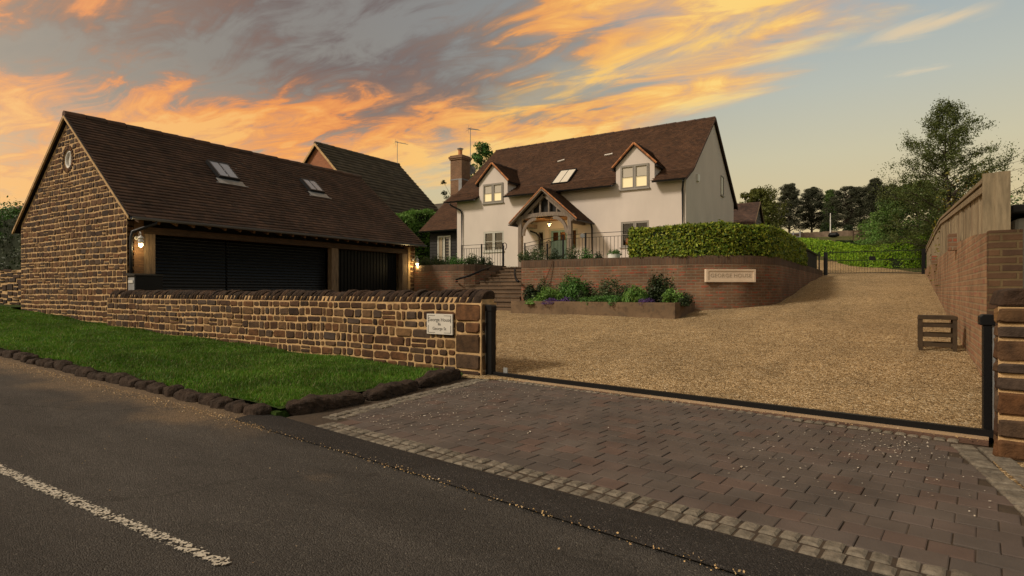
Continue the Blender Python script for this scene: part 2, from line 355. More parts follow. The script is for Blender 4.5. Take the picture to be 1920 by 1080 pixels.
M['inkstone'] = gmat('carved_letters', [(.33, .26, .185)], 'none', var=0, bump=0)
M['brick'] = brickmat('red_brick', (.20, .110, .062), (.14, .082, .050), (.20, .15, .10), extra=(.28, .085, .048), dark=.45, ms=.012)
M['brickb'] = brickmat('buff_brick', (.34, .205, .115), (.25, .14, .08), (.29, .21, .13), extra=(.30, .13, .085), dark=.5, ms=.012)
M['brickp'] = brickmat('pier_brick', (.12, .065, .034), (.07, .040, .026), (.13, .09, .045), bw=.26, bh=.078, dark=.5, ms=.012)
M['soldier'] = brickmat('brick_coping', (.125, .072, .044), (.085, .055, .038), (.12, .09, .062), bw=.075, bh=.5, ms=.008, dark=.4)
M['brickn'] = brickmat('orange_brick', (.36, .13, .06), (.29, .10, .048), (.26, .16, .10), dark=.15)
M['brickc'] = brickmat('chimney_brick', (.22, .115, .065), (.16, .085, .052), (.24, .17, .11), dark=.3)
M['stepbrick'] = brickmat('step_paving', (.16, .105, .065), (.12, .08, .05), (.09, .07, .05), bw=.5, bh=.16, dark=.45)
M['sleeper'] = gmat('planter_brick', [(.12, .08, .048), (.16, .105, .06), (.09, .065, .042)], 'noise', nscale=6, var=.4, vscale=3, rough=.9, bump=.6, bscale=30)
M['soil'] = gmat('soil', [(.022, .016, .011), (.04, .028, .02)], 'noise', nscale=14, rough=.95, bump=.8, bscale=40, bdist=.03)
def fol(name, cols, trans=.25, rough=.55, var=.3, vs=2.0, spec=.25): return gmat(name, cols, 'island', var=var, vscale=vs, rough=rough, bump=0, trans=trans, spec=spec)
M['laurel'] = fol('laurel_leaf', [(.055, .105, .012), (.17, .25, .022), (.30, .35, .035), (.09, .16, .016), (.03, .06, .010), (.38, .40, .05), (.05, .09, .012)])
M['lime'] = fol('lime_hedge_leaf', [(.13, .27, .013), (.21, .38, .020), (.32, .46, .028), (.07, .16, .012), (.16, .30, .015)])
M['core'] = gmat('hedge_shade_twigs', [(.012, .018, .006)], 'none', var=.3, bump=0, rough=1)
M['shrub'] = fol('shrub_leaf', [(.04, .062, .022), (.065, .10, .032), (.10, .13, .055), (.028, .045, .018)])
M['bedgreen'] = fol('bed_plant_leaf', [(.035, .095, .018), (.06, .15, .026), (.09, .20, .04), (.022, .055, .014)])
M['freshgreen'] = fol('fresh_leaf', [(.07, .17, .025), (.12, .23, .04), (.18, .30, .07)])
M['darkleaf'] = fol('dark_leaf', [(.016, .030, .010), (.028, .048, .014), (.04, .06, .02), (.012, .02, .008)])
M['pine'] = fol('pine_needle', [(.030, .036, .020), (.048, .054, .030), (.065, .070, .040), (.020, .025, .015)], .1, .8)
M['birch'] = fol('birch_leaf', [(.060, .085, .022), (.09, .12, .032), (.13, .16, .045), (.045, .062, .02)], .35)
M['olive'] = fol('olive_leaf', [(.07, .085, .015), (.11, .12, .022), (.05, .065, .014)], .25)
M['poplar'] = fol('mid_leaf', [(.045, .085, .018), (.07, .125, .025), (.10, .16, .04), (.03, .055, .014)], .25)
M['gold'] = fol('gold_leaf', [(.14, .13, .015), (.19, .17, .02), (.10, .10, .015), (.12, .07, .012)], .3)
M['purple'] = fol('purple_flower', [(.09, .045, .16), (.13, .07, .22), (.06, .03, .10)], .2)
M['pink'] = fol('pink_flower', [(.30, .05, .15), (.40, .09, .20)], .2)
M['bark'] = gmat('bark', [(.045, .035, .027), (.08, .062, .048)], 'noise', nscale=5, var=.4, rough=.9, bump=.8, bscale=25)
M['paver'] = gmat('paving_block', [(.080, .065, .055), (.086, .067, .056), (.073, .061, .053), (.083, .067, .058), (.096, .064, .051), (.077, .063, .055), (.081, .066, .056), (.085, .062, .052)], 'island', var=.35, vscale=2.2, rough=.85, bump=.6, bscale=90, bdist=.006)
M['sett'] = gmat('granite_sett', [(.12, .105, .08), (.18, .155, .12), (.15, .13, .10), (.105, .09, .07)], 'island', var=.5, vscale=22, rough=.85, bump=.9, bscale=70, bdist=.01)
M['joint'] = gmat('joint_sand', [(.038, .028, .020), (.062, .044, .028)], 'noise', nscale=20, rough=.95, bump=.5, bscale=60)
M['strip'] = gmat('sandstone_strip', [(.38, .27, .16), (.30, .21, .13)], 'noise', nscale=3, var=.3, rough=.9, bump=.5, bscale=60)
M['drain'] = gmat('rusty_channel', [(.13, .07, .045), (.09, .055, .04)], 'noise', nscale=10, rough=.9, bump=.8, bscale=50)
M['petal'] = gmat('petals', [(.45, .40, .32), (.55, .50, .42), (.38, .30, .20)], 'island', var=0, bump=0, rough=.8)
M['stonelet'] = gmat('loose_gravel', [(.42, .27, .11), (.52, .37, .19), (.30, .18, .08), (.60, .48, .32)], 'island', var=0, bump=0, rough=.85)
M['grass'] = fol('grass_blade', [(.040, .118, .005), (.060, .155, .008), (.092, .20, .012), (.048, .135, .006), (.15, .22, .035), (.17, .17, .06)], .3, .6, .55, 1.3)
M['blackroofthing'] = gmat('dark_cover', [(.015, .015, .016)], 'none', var=.3, rough=.5)
M['greypanel'] = gmat('grey_panel', [(.30, .30, .275)], 'none', var=.1, rough=.5, bump=0)

def mk_grassground(name, c1, c2, c3):
    m, nt, b = newmat(name); pos = world_pos(nt)
    c = ramp(nt, maprange(nt, noise(nt, pos, .35, 6, .6), .3, .7, 0, 1), [(0, c1), (.5, c2), (1, c3)])
    k = maprange(nt, noise(nt, pos, 25, 4), .3, .7, .7, 1.25)
    c = mixc(nt, 1.0, c, nd(nt, 'ShaderNodeCombineXYZ', {0: k, 1: k, 2: k}).outputs[0], 'MULTIPLY')
    nt.links.new(c, b.inputs['Base Color']); b.inputs['Roughness'].default_value = .9; b.inputs['Specular IOR Level'].default_value = .15
    bn = nd(nt, 'ShaderNodeBump', {'Strength': .8, 'Distance': .04, 'Height': noise(nt, pos, 30, 4)}); nt.links.new(bn.outputs[0], b.inputs['Normal'])
    return m
M['field'] = mk_grassground('field_grass', (.05, .075, .012), (.085, .075, .03), (.06, .10, .016))
M['lawn'] = mk_grassground('lawn', (.035, .085, .008), (.05, .11, .01), (.065, .12, .012))
M['turf'] = mk_grassground('turf_soil', (.018, .040, .005), (.03, .055, .008), (.045, .045, .016))

def mk_gravel():
    m, nt, b = newmat('pea_gravel'); pos = world_pos(nt)
    v1 = nd(nt, 'ShaderNodeTexVoronoi', {'Vector': pos, 'Scale': 68.0, 'Randomness': 1.0})
    v2 = nd(nt, 'ShaderNodeTexVoronoi', {'Vector': pos, 'Scale': 36.0, 'Randomness': 1.0})
    r1 = nd(nt, 'ShaderNodeSeparateColor', {0: v1.outputs['Color']}).outputs[0]
    r2 = nd(nt, 'ShaderNodeSeparateColor', {0: v2.outputs['Color']}).outputs[1]
    f = mth(nt, 'ADD', mth(nt, 'MULTIPLY', r1, .62), mth(nt, 'MULTIPLY', r2, .38))
    c = ramp(nt, f, [(0, (.06, .034, .015)), (.24, (.24, .150, .066)), (.48, (.46, .315, .152)), (.74, (.62, .45, .24)), (1, (.92, .79, .56))])
    edge = maprange(nt, v1.outputs['Distance'], .35, .75, 1.0, .45)
    big = maprange(nt, noise(nt, pos, .55, 5, .6), .3, .7, .82, 1.14)
    trk = maprange(nt, noise(nt, world_pos(nt, (2.2, .16, 1)), 1.0, 3, .5, .6), .35, .65, .93, 1.05)
    mid = mth(nt, 'MULTIPLY', trk, maprange(nt, noise(nt, pos, 5.0, 6, .65), .3, .7, .78, 1.16))
    k = mth(nt, 'MULTIPLY', mth(nt, 'MULTIPLY', edge, big), mid)
    c = mixc(nt, 1.0, c, nd(nt, 'ShaderNodeCombineXYZ', {0: k, 1: k, 2: k}).outputs[0], 'MULTIPLY')
    nt.links.new(c, b.inputs['Base Color']); b.inputs['Roughness'].default_value = .85; b.inputs['Specular IOR Level'].default_value = .2
    h = mth(nt, 'ADD', mth(nt, 'MULTIPLY', v1.outputs['Distance'], -1.0), mth(nt, 'MULTIPLY', v2.outputs['Distance'], -.6))
    bn = nd(nt, 'ShaderNodeBump', {'Strength': .9, 'Distance': .02, 'Height': h}); nt.links.new(bn.outputs[0], b.inputs['Normal'])
    return m
M['gravel'] = mk_gravel()

def mk_asphalt(name, base, spread, speck, sandy=False):
    m, nt, b = newmat(name); pos = world_pos(nt)
    v = nd(nt, 'ShaderNodeTexVoronoi', {'Vector': pos, 'Scale': 150.0})
    r = nd(nt, 'ShaderNodeSeparateColor', {0: v.outputs['Color']}).outputs[0]
    c = ramp(nt, r, [(0, tuple(x*(1-spread) for x in base)), (.6, base), (.975, tuple(x*(1+spread) for x in base)), (1, speck)])
    big = maprange(nt, noise(nt, world_pos(nt, (.30, 1.3, 1)), 1.1, 7, .62), .34, .66, .62, 1.22)
    pol = maprange(nt, noise(nt, world_pos(nt, (.6, 1.0, 1)), 3.2, 6, .7), .3, .7, .85, 1.12); big = mth(nt, 'MULTIPLY', big, pol)
    c = mixc(nt, 1.0, c, nd(nt, 'ShaderNodeCombineXYZ', {0: big, 1: big, 2: big}).outputs[0], 'MULTIPLY')
    sx = nd(nt, 'ShaderNodeSeparateXYZ', {0: nd(nt, 'ShaderNodeNewGeometry').outputs['Position']})
    if sandy:
        yy = mth(nt, 'ADD', sx.outputs[1], mth(nt, 'MULTIPLY', mth(nt, 'SUBTRACT', noise(nt, pos, 1.6, 6, .65), .5), 1.5))
        s = mth(nt, 'MULTIPLY', maprange(nt, yy, 2.45, 3.15, 0, .95, True), maprange(nt, sx.outputs[0], -4.0, -4.8, 0, 1))
        blot = mth(nt, 'MULTIPLY', maprange(nt, noise(nt, world_pos(nt, (.5, 1.2, 1)), .9, 6, .62), .60, .70, 0, .5, True), maprange(nt, sx.outputs[1], 1.6, 2.6, 0, 1))
        s = mth(nt, 'MAXIMUM', s, blot)
        c = mixc(nt, s, c, mixc(nt, 1.0, ramp(nt, r, [(0, (.10, .07, .042)), (.8, (.19, .135, .082)), (1, (.30, .22, .145))]), (1, 1, 1), 'MULTIPLY'))
    cr = nd(nt, 'ShaderNodeTexVoronoi', {'Vector': nd(nt, 'ShaderNodeVectorMath', {0: pos, 1: nd(nt, 'ShaderNodeTexNoise', {'Vector': pos, 'Scale': 2.0, 'Detail': 5.0}).outputs[1]}, operation='ADD').outputs[0], 'Scale': .38}, feature='DISTANCE_TO_EDGE').outputs[0]
    c = mixc(nt, maprange(nt, cr, 0, .006, .5, 0), c, (.012, .01, .008))
    nt.links.new(c, b.inputs['Base Color']); b.inputs['Roughness'].default_value = .75; b.inputs['Specular IOR Level'].default_value = .25
    h = mth(nt, 'ADD', mth(nt, 'MULTIPLY', v.outputs['Distance'], -.8), noise(nt, pos, 45, 6, .7))
    bn = nd(nt, 'ShaderNodeBump', {'Strength': 1.0, 'Distance': .012, 'Height': h}); nt.links.new(bn.outputs[0], b.inputs['Normal'])
    return m
M['asphalt'] = mk_asphalt('road_asphalt', (.060, .055, .049), .42, (.16, .145, .12), True)
M['tarmac'] = mk_asphalt('dark_tarmac', (.030, .027, .025), .5, (.15, .135, .12))
def mk_marking():
    m, nt, b = newmat('worn_marking'); pos = world_pos(nt)
    v = nd(nt, 'ShaderNodeTexVoronoi', {'Vector': pos, 'Scale': 95.0})
    r = nd(nt, 'ShaderNodeSeparateColor', {0: v.outputs['Color']}).outputs[0]
    y = nd(nt, 'ShaderNodeSeparateXYZ', {0: nd(nt, 'ShaderNodeNewGeometry').outputs['Position']}).outputs[1]
    e = maprange(nt, mth(nt, 'ABSOLUTE', mth(nt, 'SUBTRACT', y, 1.4175)), .02, .055, 0, .5)
    f = mth(nt, 'SUBTRACT', mth(nt, 'ADD', mth(nt, 'MULTIPLY', r, .55), mth(nt, 'MULTIPLY', noise(nt, pos, 14, 5, .7), .9)), e)
    f = maprange(nt, f, .66, .74, 0, 1)
    nt.links.new(mixc(nt, r, (.36, .32, .25), (.50, .46, .38)), b.inputs['Base Color']); b.inputs['Roughness'].default_value = .8
    bn = nd(nt, 'ShaderNodeBump', {'Strength': 1.0, 'Distance': .012, 'Height': noise(nt, pos, 45, 6, .7)}); nt.links.new(bn.outputs[0], b.inputs['Normal'])
    t = nt.nodes.new('ShaderNodeBsdfTransparent'); mx = nd(nt, 'ShaderNodeMixShader', {0: f, 1: t.outputs[0], 2: b.outputs[0]})
    nt.links.new(mx.outputs[0], nt.nodes['Material Output'].inputs[0])
    return m
M['marking'] = mk_marking()

# ------------------------------------------------------------------ generators
def grid_sheet(name, xs, ys, zf, mat, kind='structure'):
    V = [(x, y, zf(x, y)) for y in ys for x in xs]; nx = len(xs)
    F = [(j*nx+i, j*nx+i+1, (j+1)*nx+i+1, (j+1)*nx+i) for j in range(len(ys)-1) for i in range(nx-1)]
    return tag(fast(name, V, F, mat, smooth=True), kind=kind)
def add_stone(mb, o, U, Wv, Nn, cu, cv, w, h, depth, rr, rot=0.0, bulge=1.0):
    a, b = w/2, h/2; mc = min(.038, .42*min(w, h)); cx_ = [rr.uniform(.25, 1.0)*mc for _ in range(4)]; cz_ = [rr.uniform(.25, .95)*mc for _ in range(4)]
    pts = []
    for k, (sx_, sz_) in enumerate(((-1, -1), (1, -1), (1, 1), (-1, 1))):
        x_, z_ = cx_[k], cz_[k]; tri = [(sx_*a, sz_*(b-z_)), (sx_*(a-x_*.32), sz_*(b-z_*.32)), (sx_*(a-x_), sz_*b)]
        pts += tri if k in (0, 2) else tri[::-1]
    j = min(.009, min(w, h)*.06)
    pts = [(x+rr.uniform(-j, j), y+rr.uniform(-j, j)) for x, y in pts]
    cr, sr = math.cos(rot), math.sin(rot)
    pts = [(x*cr-y*sr, x*sr+y*cr) for x, y in pts]
    NP = 12; ins = min(.014, min(w, h)*.15); fx = 1-ins/a; fy = 1-ins/b
    tx = rr.uniform(-.07, .07)*bulge; ty = rr.uniform(-.10, .10)*bulge
    vs = []
    for x, y in pts: vs.append(o+U*(cu+x)+Wv*(cv+y)-Nn*.03)
    for x, y in pts: vs.append(o+U*(cu+x)+Wv*(cv+y)+Nn*(depth*.35))
    for x, y in pts: vs.append(o+U*(cu+x*fx)+Wv*(cv+y*fy)+Nn*(depth+tx*x+ty*y))
    vs.append(o+U*cu+Wv*cv+Nn*(depth*1.04))
    fs = []
    for i in range(NP):
        k = (i+1) % NP
        fs += [(i, k, NP+k, NP+i), (NP+i, NP+k, 2*NP+k, 2*NP+i), (2*NP+i, 2*NP+k, 3*NP)]
    mb.add(vs, fs)
def rubble(mb, o, U, Nn, v0, v1, span, rowh, sw, gap=.024, depth=.016, hole=None, seed=1, wob=.012, split=.25):
    rr = random.Random(seed); o = np.array(o, float); U = np.array(U, float); Nn = np.array(Nn, float); Wv = np.array([0, 0, 1.0])
    v = v0; ph = rr.uniform(0, 6)
    while v < v1-.04:
        h = min(rr.uniform(*rowh), v1-v)
        if v1-(v+h) < .05: h = v1-v
        ua, ub = span(v+h)
        u = ua
        while u < ub-.05:
            w = rr.uniform(*sw)
            if rr.random() < .25: w = rr.uniform(sw[0]*.7, sw[0]*1.3)
            if ub-(u+w) < .09: w = ub-u
            cu = u+w/2; cv = v+h/2+wob*math.sin(cu*1.9+v*3+ph)+wob*.6*math.sin(cu*5.3+v*7)
            if not (hole and hole(cu, cv, w, h)):
                dd = depth*rr.uniform(.7, 1.3)
                q = rr.random()
                if q < split and h > .118 and w > .16:
                    k = rr.uniform(.4, .6)
                    add_stone(mb, o, U, Wv, Nn, cu, v+h*k/2+cv-(v+h/2), w-gap, h*k-gap*.8, dd, rr)
                    add_stone(mb, o, U, Wv, Nn, cu, v+h*(1+k)/2+cv-(v+h/2), w-gap, h*(1-k)-gap*.8, dd, rr)
                else:
                    add_stone(mb, o, U, Wv, Nn, cu, cv, w-gap*rr.uniform(.9, 1.4), h-gap*rr.uniform(.8, 1.3), dd, rr, rr.uniform(-.04, .04))
            elif hole:
                k3 = 3
                for q3 in range(k3):
                    w3 = w/k3; c3 = u+w3*(q3+.5)
                    if not hole(c3, cv, w3, h) and w3 > .04: add_stone(mb, o, U, Wv, Nn, c3, cv, w3-gap*.8, h-gap, depth, rr)
            u += w
        v += h
def roof_tiles(name, o, ex, ey, W, L, mat, parent, tw=.165, g=.1, skip=None, seed=1, lift=.030, gap=.003, nsign=1, clip=None):
    r = np.random.default_rng(seed); o = np.array(o, float); ex = np.array(ex, float); ey = np.array(ey, float)
    n = np.cross(ex, ey); n = n/np.linalg.norm(n); n = n if n[2] > 0 else -n
    nx = int(round(W/tw)); ny = int(round(L/g)); tw = W/nx; g = L/ny
    V = []; F = []
    for j in range(ny):
        offx = (j % 2)*tw/2
        js = r.uniform(-.0025, .0025, nx+1); tl = r.uniform(-.005, .005, (nx+1, 2)); ju = r.uniform(-.004, .004, nx+1)
        for i in range(nx+1):
            a = i*tw-offx; b = a+tw-gap; a = max(a, 0); b = min(b, W)
            if b-a < .02: continue
            y0 = j*g+ju[i]; y1 = (j+1)*g+.01
            if clip:
                ca, cb = clip((y0+y1)/2); a = max(a, ca); b = min(b, cb)
                if b-a < .02: continue
            if skip and skip((a+b)/2, (y0+y1)/2): continue
            h0 = lift+js[i]; h1 = .004
            base = len(V)
            V += [o+ex*a+ey*y0+n*(h0+tl[i, 0]), o+ex*b+ey*y0+n*(h0+tl[i, 1]), o+ex*b+ey*y1+n*h1, o+ex*a+ey*y1+n*h1,
                  o+ex*a+ey*(y0+.004)+n*(h0*.42), o+ex*b+ey*(y0+.004)+n*(h0*.42)]
            F += [(base, base+1, base+2, base+3), (base+4, base+5, base+1, base)]
            F += [(base+4, base, base+3, base+3)] if False else []
    F = [f if nsign > 0 else f[::-1] for f in F]
    return fast(name, V, F, mat, parent)
def ridge_row(name, p, q, r, mat, parent, ln=.3, seed=1):
    rr = random.Random(seed); p = np.array(p, float); q = np.array(q, float); L = np.linalg.norm(q-p); n = max(1, int(L/ln)); mb = MB()
    for i in range(n):
        a = p+(q-p)*(i/n); b = p+(q-p)*((i+.96)/n); dz = rr.uniform(-.006, .006)
        mb.tube([a+[0, 0, dz], b+[0, 0, dz+.008]], [r, r*1.08], 8)
    return mb.build(name, mat, parent)
def leafquads(C, Nn, size, r, tilt=.8, aspect=.5, svar=.35, droop=0.0):
    n = len(C); nn = Nn+r.normal(0, tilt, (n, 3)); nn /= np.linalg.norm(nn, axis=1)[:, None]+1e-9
    t = np.cross(nn, r.normal(0, 1, (n, 3))); t[:, 2] -= droop; t -= nn*(t*nn).sum(1)[:, None]; t /= np.linalg.norm(t, axis=1)[:, None]+1e-9
    b = np.cross(nn, t); s = size*(1+r.uniform(-svar, svar, n))[:, None]
    V = np.stack([C-t*s*.5, C+b*s*aspect*.5, C+t*s*.5, C-b*s*aspect*.5], 1).reshape(-1, 3)
    F = np.arange(4*n).reshape(-1, 4)
    return V, F
def lump(x, y, z, f, ph=0): return math.sin(x*f+ph)*math.sin(y*f*1.1+ph*2)+.6*math.sin(z*f*1.7+x*f*.6+ph)
def hedge(name, path, halfw, n, size, mat, label, cat='hedge', seed=3, rough=.05, group=None, aspect=.5, sides=(1, 1), roundtop=0.0):
    # path: (x, y, z_bottom, z_top)
    r = np.random.default_rng(seed); P_ = np.array(path, float)
    seg = np.linalg.norm(np.diff(P_[:, :2], axis=0), axis=1); cum = np.concatenate([[0], np.cumsum(seg)]); L = cum[-1]
    hh = (P_[:, 3]-P_[:, 2]).mean()
    areas = np.array([L*hh*sides[0], L*hh*sides[1], L*2*halfw, 2*halfw*hh*1.0]); areas = areas/areas.sum()
    kind = r.choice(4, n, p=areas)
    t = r.uniform(0, L, n); endm = kind == 3
    t = np.where(endm, np.where(r.random(n) < .5, 0, L), t)
    x = np.interp(t, cum, P_[:, 0]); y = np.interp(t, cum, P_[:, 1]); zb = np.interp(t, cum, P_[:, 2]); zt = np.interp(t, cum, P_[:, 3])
    eps = .15; x2 = np.interp(np.minimum(t+eps, L), cum, P_[:, 0])-np.interp(np.maximum(t-eps, 0), cum, P_[:, 0]); y2 = np.interp(np.minimum(t+eps, L), cum, P_[:, 1])-np.interp(np.maximum(t-eps, 0), cum, P_[:, 1])
    ln = np.hypot(x2, y2)+1e-9; tx, ty = x2/ln, y2/ln; sx, sy = ty, -tx     # right-hand side normal
    u = r.uniform(0, 1, n); off = r.uniform(-1, 1, n)
    sgn = np.where(kind == 0, 1.0, np.where(kind == 1, -1.0, off))
    z = np.where(kind == 2, zt, zb+(zt-zb)*u)
    if roundtop: z = z-roundtop*np.abs(sgn)**3*((z-zb)/(zt-zb))**6
    N_ = np.zeros((n, 3)); m0 = kind < 2
    N_[m0, 0] = (sx*sgn)[m0]; N_[m0, 1] = (sy*sgn)[m0]; N_[m0, 2] = .35
    N_[kind == 2, 2] = 1
    e = np.where(t > L/2, 1, -1); N_[endm, 0] = (tx*e)[endm]; N_[endm, 1] = (ty*e)[endm]
    X = x+sx*sgn*halfw; Y = y+sy*sgn*halfw
    C = np.stack([X, Y, z], 1)
    lum = np.sin(C[:, 0]*4.1+seed)*np.sin(C[:, 1]*3.7)+.6*np.sin(C[:, 2]*6+C[:, 0]*2.3)
    C += N_*(rough*lum+r.normal(0, rough*.5, n)-.01)[:, None]
    V, F = leafquads(C, N_, size, r, .75, aspect)
    root = thing(name, (P_[0, 0], P_[0, 1], P_[0, 2]), label, cat, group)
    fast('foliage', V, F, mat, root)
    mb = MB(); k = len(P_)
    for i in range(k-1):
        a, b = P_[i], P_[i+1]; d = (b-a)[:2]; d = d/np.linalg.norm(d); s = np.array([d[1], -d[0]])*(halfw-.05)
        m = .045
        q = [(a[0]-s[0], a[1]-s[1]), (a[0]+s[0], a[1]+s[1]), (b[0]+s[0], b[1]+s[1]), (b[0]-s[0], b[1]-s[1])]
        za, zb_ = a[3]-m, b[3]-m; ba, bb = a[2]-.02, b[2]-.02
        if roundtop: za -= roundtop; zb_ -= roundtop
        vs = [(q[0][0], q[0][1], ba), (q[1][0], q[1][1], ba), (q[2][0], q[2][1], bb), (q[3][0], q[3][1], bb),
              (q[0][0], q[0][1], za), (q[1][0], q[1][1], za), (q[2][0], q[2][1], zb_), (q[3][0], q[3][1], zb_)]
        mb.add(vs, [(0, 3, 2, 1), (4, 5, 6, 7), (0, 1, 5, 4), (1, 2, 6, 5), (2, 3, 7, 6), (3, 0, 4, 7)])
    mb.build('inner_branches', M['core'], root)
    return root
def shrub(name, c, rad, n, size, mat, label, cat='shrub', seed=1, group=None, clumps=10, droop=0.0, aspect=.45, stems=4, parent_extra=None):
    r = np.random.default_rng(seed); rad = np.array(rad, float)
    root = thing(name, (c[0], c[1], c[2]), label, cat, group)
    cc = r.normal(0, 1, (clumps, 3)); cc /= np.linalg.norm(cc, axis=1)[:, None]; cc *= r.uniform(.35, .8, (clumps, 1)); cc[:, 2] = np.abs(cc[:, 2])*1.0
    k = r.integers(0, clumps, n); d = r.normal(0, 1, (n, 3)); d /= np.linalg.norm(d, axis=1)[:, None]
    rr_ = r.uniform(.3, 1, (n, 1))**.5*.40*r.uniform(.6, 1.35, (clumps, 1))[k]*np.where(r.random((n, 1)) < .10, 1.35, 1.0)
    Cn = cc[k]+d*rr_; Cn[:, 2] = np.maximum(Cn[:, 2], .02)
    C = np.array(c)+Cn*rad
    V, F = leafquads(C, d+np.array([0, 0, .4]), size, r, .6, aspect, droop=droop)
    fast('foliage', V, F, mat, root)
    mb = MB()
    for i in range(stems):
        q = np.array(c)+cc[i % clumps]*rad*.9; mb.tube([np.array(c)+r.normal(0, .02, 3)*[1, 1, 0]-[0, 0, .03], q], [.012, .005], 5)
    mb.build('stem', M['bark'], root)
    return root
def tree(name, base, H, envelope, nclump, per, lsize, clr, mat, label, seed=1, trunk_r=.12, cat='tree', group=None, z0=.25, droop=0.0, aspect=.55, flat=1.0, lean=(0, 0), limbr=.03, bark=None, limbs=True):
    # envelope(t) -> radius at relative height t in [z0, 1]
    r = np.random.default_rng(seed); base = np.array(base, float)
    root = thing(name, base, label, cat, group)
    top = base+np.array([lean[0], lean[1], H*.93])
    tr = lambda t: base+(top-base)*t+np.array([math.sin(t*5+seed)*.012*H, math.cos(t*4+seed)*.012*H, 0])*t
    mb = MB(); pts = [tr(t) for t in (0, .15, .3, .45, .6, .75, .9, 1)]; pts[0] = pts[0]-[0, 0, .3]
    mb.tube(pts, [trunk_r*1.25, trunk_r, trunk_r*.85, trunk_r*.7, trunk_r*.55, trunk_r*.38, trunk_r*.2, trunk_r*.08], 8)
    cs = []
    for i in range(nclump):
        t = z0+(1-z0)*((i+.5)/nclump)**.85+r.uniform(-.02, .02); t = min(t, 1.0)
        a = i*2.4+r.uniform(-.5, .5); rr_ = envelope(t)*math.sqrt(r.uniform(.10, 1.0))*r.uniform(.8, 1.12)
        c = base+np.array([lean[0]*t+math.cos(a)*rr_, lean[1]*t+math.sin(a)*rr_, H*t+r.uniform(-.2, .1)*clr])
        cs.append((c, t, rr_))
        if limbs:
            q = tr(max(.08, min(t*.9, t-rr_*.35/H))); mid = (q*.5+c*.5)+np.array([0, 0, .08*rr_])
            mb.tube([q, mid, c], [limbr*(1.2-t*.8)+.005, limbr*.5*(1.2-t*.8)+.004, .004], 5)
    mb.build('trunk', bark or M['bark'], root)
    Cs = []; Ns = []
    for c, t, rr_ in cs:
        s = clr*r.uniform(.6, 1.3)*(1.15-.5*t); m = int(per*r.uniform(.6, 1.3))
        d = r.normal(0, 1, (m, 3)); dl = np.linalg.norm(d, axis=1)[:, None]; d = d/dl
        q = d*s*r.uniform(.2, 1, (m, 1))**.6*[1, 1, .7*flat]
        if droop: q[:, 2] -= np.hypot(q[:, 0], q[:, 1])*droop*.6
        Cs.append(c+q); Ns.append(d+[0, 0, .5])
    C = np.concatenate(Cs); N_ = np.concatenate(Ns)
    V, F = leafquads(C, N_, lsize, r, .8, aspect, droop=droop)
    fast('crown', V, F, mat, root)
    return root
def spray_tree(name, base, H, env, nb, per, lsize, mat, label, seed=1, trunk_r=.12, z0=.15, group=None, aspect=.5, jit=.13, up=.75):
    r = np.random.default_rng(seed); base = np.array(base, float); root = thing(name, base, label, 'tree', group)
    tr = lambda t: base+np.array([math.sin(t*6+seed)*.015*H, math.cos(t*5)*.012*H, H*t])
    mb = MB(); mb.tube([base-[0, 0, .3]]+[tr(t) for t in (.1, .25, .4, .55, .7, .85, .97)], [trunk_r*k for k in (1.3, 1, .85, .7, .5, .34, .2, .06)], 7)
    Cs = []; Ns = []
    for i in range(nb):
        t = z0+(.985-z0)*(i+r.random())/nb; a = i*2.39996+r.uniform(-.4, .4); L = env(t)*r.uniform(.45, 1.35)
        o = tr(max(.05, t-.05-.25*L/H)); d = np.array([math.cos(a), math.sin(a), up*r.uniform(.5, 1.3)]); n = 9; pts = [o]
        for k in range(n):
            d2 = d+np.array([r.normal(0, .12), r.normal(0, .12), -.16*k/n*3+r.normal(0, .05)]); pts.append(pts[-1]+d2/np.linalg.norm(d2)*L*1.15/n)
        mb.tube(pts, [max(.004, .024*(1-k/(n+1))*L/2) for k in range(n+1)], 4)
        pts = np.array(pts); m = int(per*(.35+L/2.5)*r.uniform(.7, 1.3)); m = max(m, 12)
        nsub = 7; subs = []
        for q in range(nsub):
            u = r.uniform(.25, 1.0)*n; k = min(int(u), n-1); c0 = pts[k]+(pts[k+1]-pts[k])*(u-k)
            dd = (pts[k+1]-pts[k]); dd = dd/np.linalg.norm(dd); dv = dd+r.normal(0, .55, 3)+[0, 0, .15]; dv /= np.linalg.norm(dv); subs.append((c0, dv, L*r.uniform(.12, .34)))
        for c0, dv, sl in subs:
            mm = m//nsub; u = r.uniform(0, 1, mm)[:, None]; C = c0+dv*sl*u+r.normal(0, jit, (mm, 3))*(.4+.6*u)-np.array([0, 0, 1.0])*np.abs(r.normal(0, .10, (mm, 1)))
            Cs.append(C); Ns.append(r.normal(0, 1, (mm, 3))+[0, 0, .5])
    mb.build('trunk', M['bark'], root)
    C = np.concatenate(Cs); V, F = leafquads(C, np.concatenate(Ns), lsize, r, .8, aspect, droop=.6)
    fast('crown', V, F, mat, root); return root
def text_part(s, size, loc, rot, mat, parent, name='lettering', extr=.002, spacing=1.0, align='CENTER'):
    cu = bpy.data.curves.new(name, 'FONT'); cu.body = s; cu.size = size; cu.extrude = extr; cu.align_x = align; cu.align_y = 'CENTER'; cu.space_character = spacing
    tmp = bpy.data.objects.new(name+'_tmp', cu); COL.objects.link(tmp)
    dg = bpy.context.evaluated_depsgraph_get(); me = bpy.data.meshes.new_from_object(tmp.evaluated_get(dg))
    COL.objects.unlink(tmp); bpy.data.objects.remove(tmp)
    me.materials.clear()
    off = wloc(parent); o = finish(name, me, mat, parent); o.location = Vector(loc)-Vector(off); o.rotation_euler = rot
    return o
def lamp_light(name, loc, power, col, size=.04):
    l = bpy.data.lights.new(name, 'POINT'); l.energy = power; l.color = col; l.shadow_soft_size = size
    o = bpy.data.objects.new(name, l); COL.objects.link(o); o.location = tuple(map(float, loc)); return o

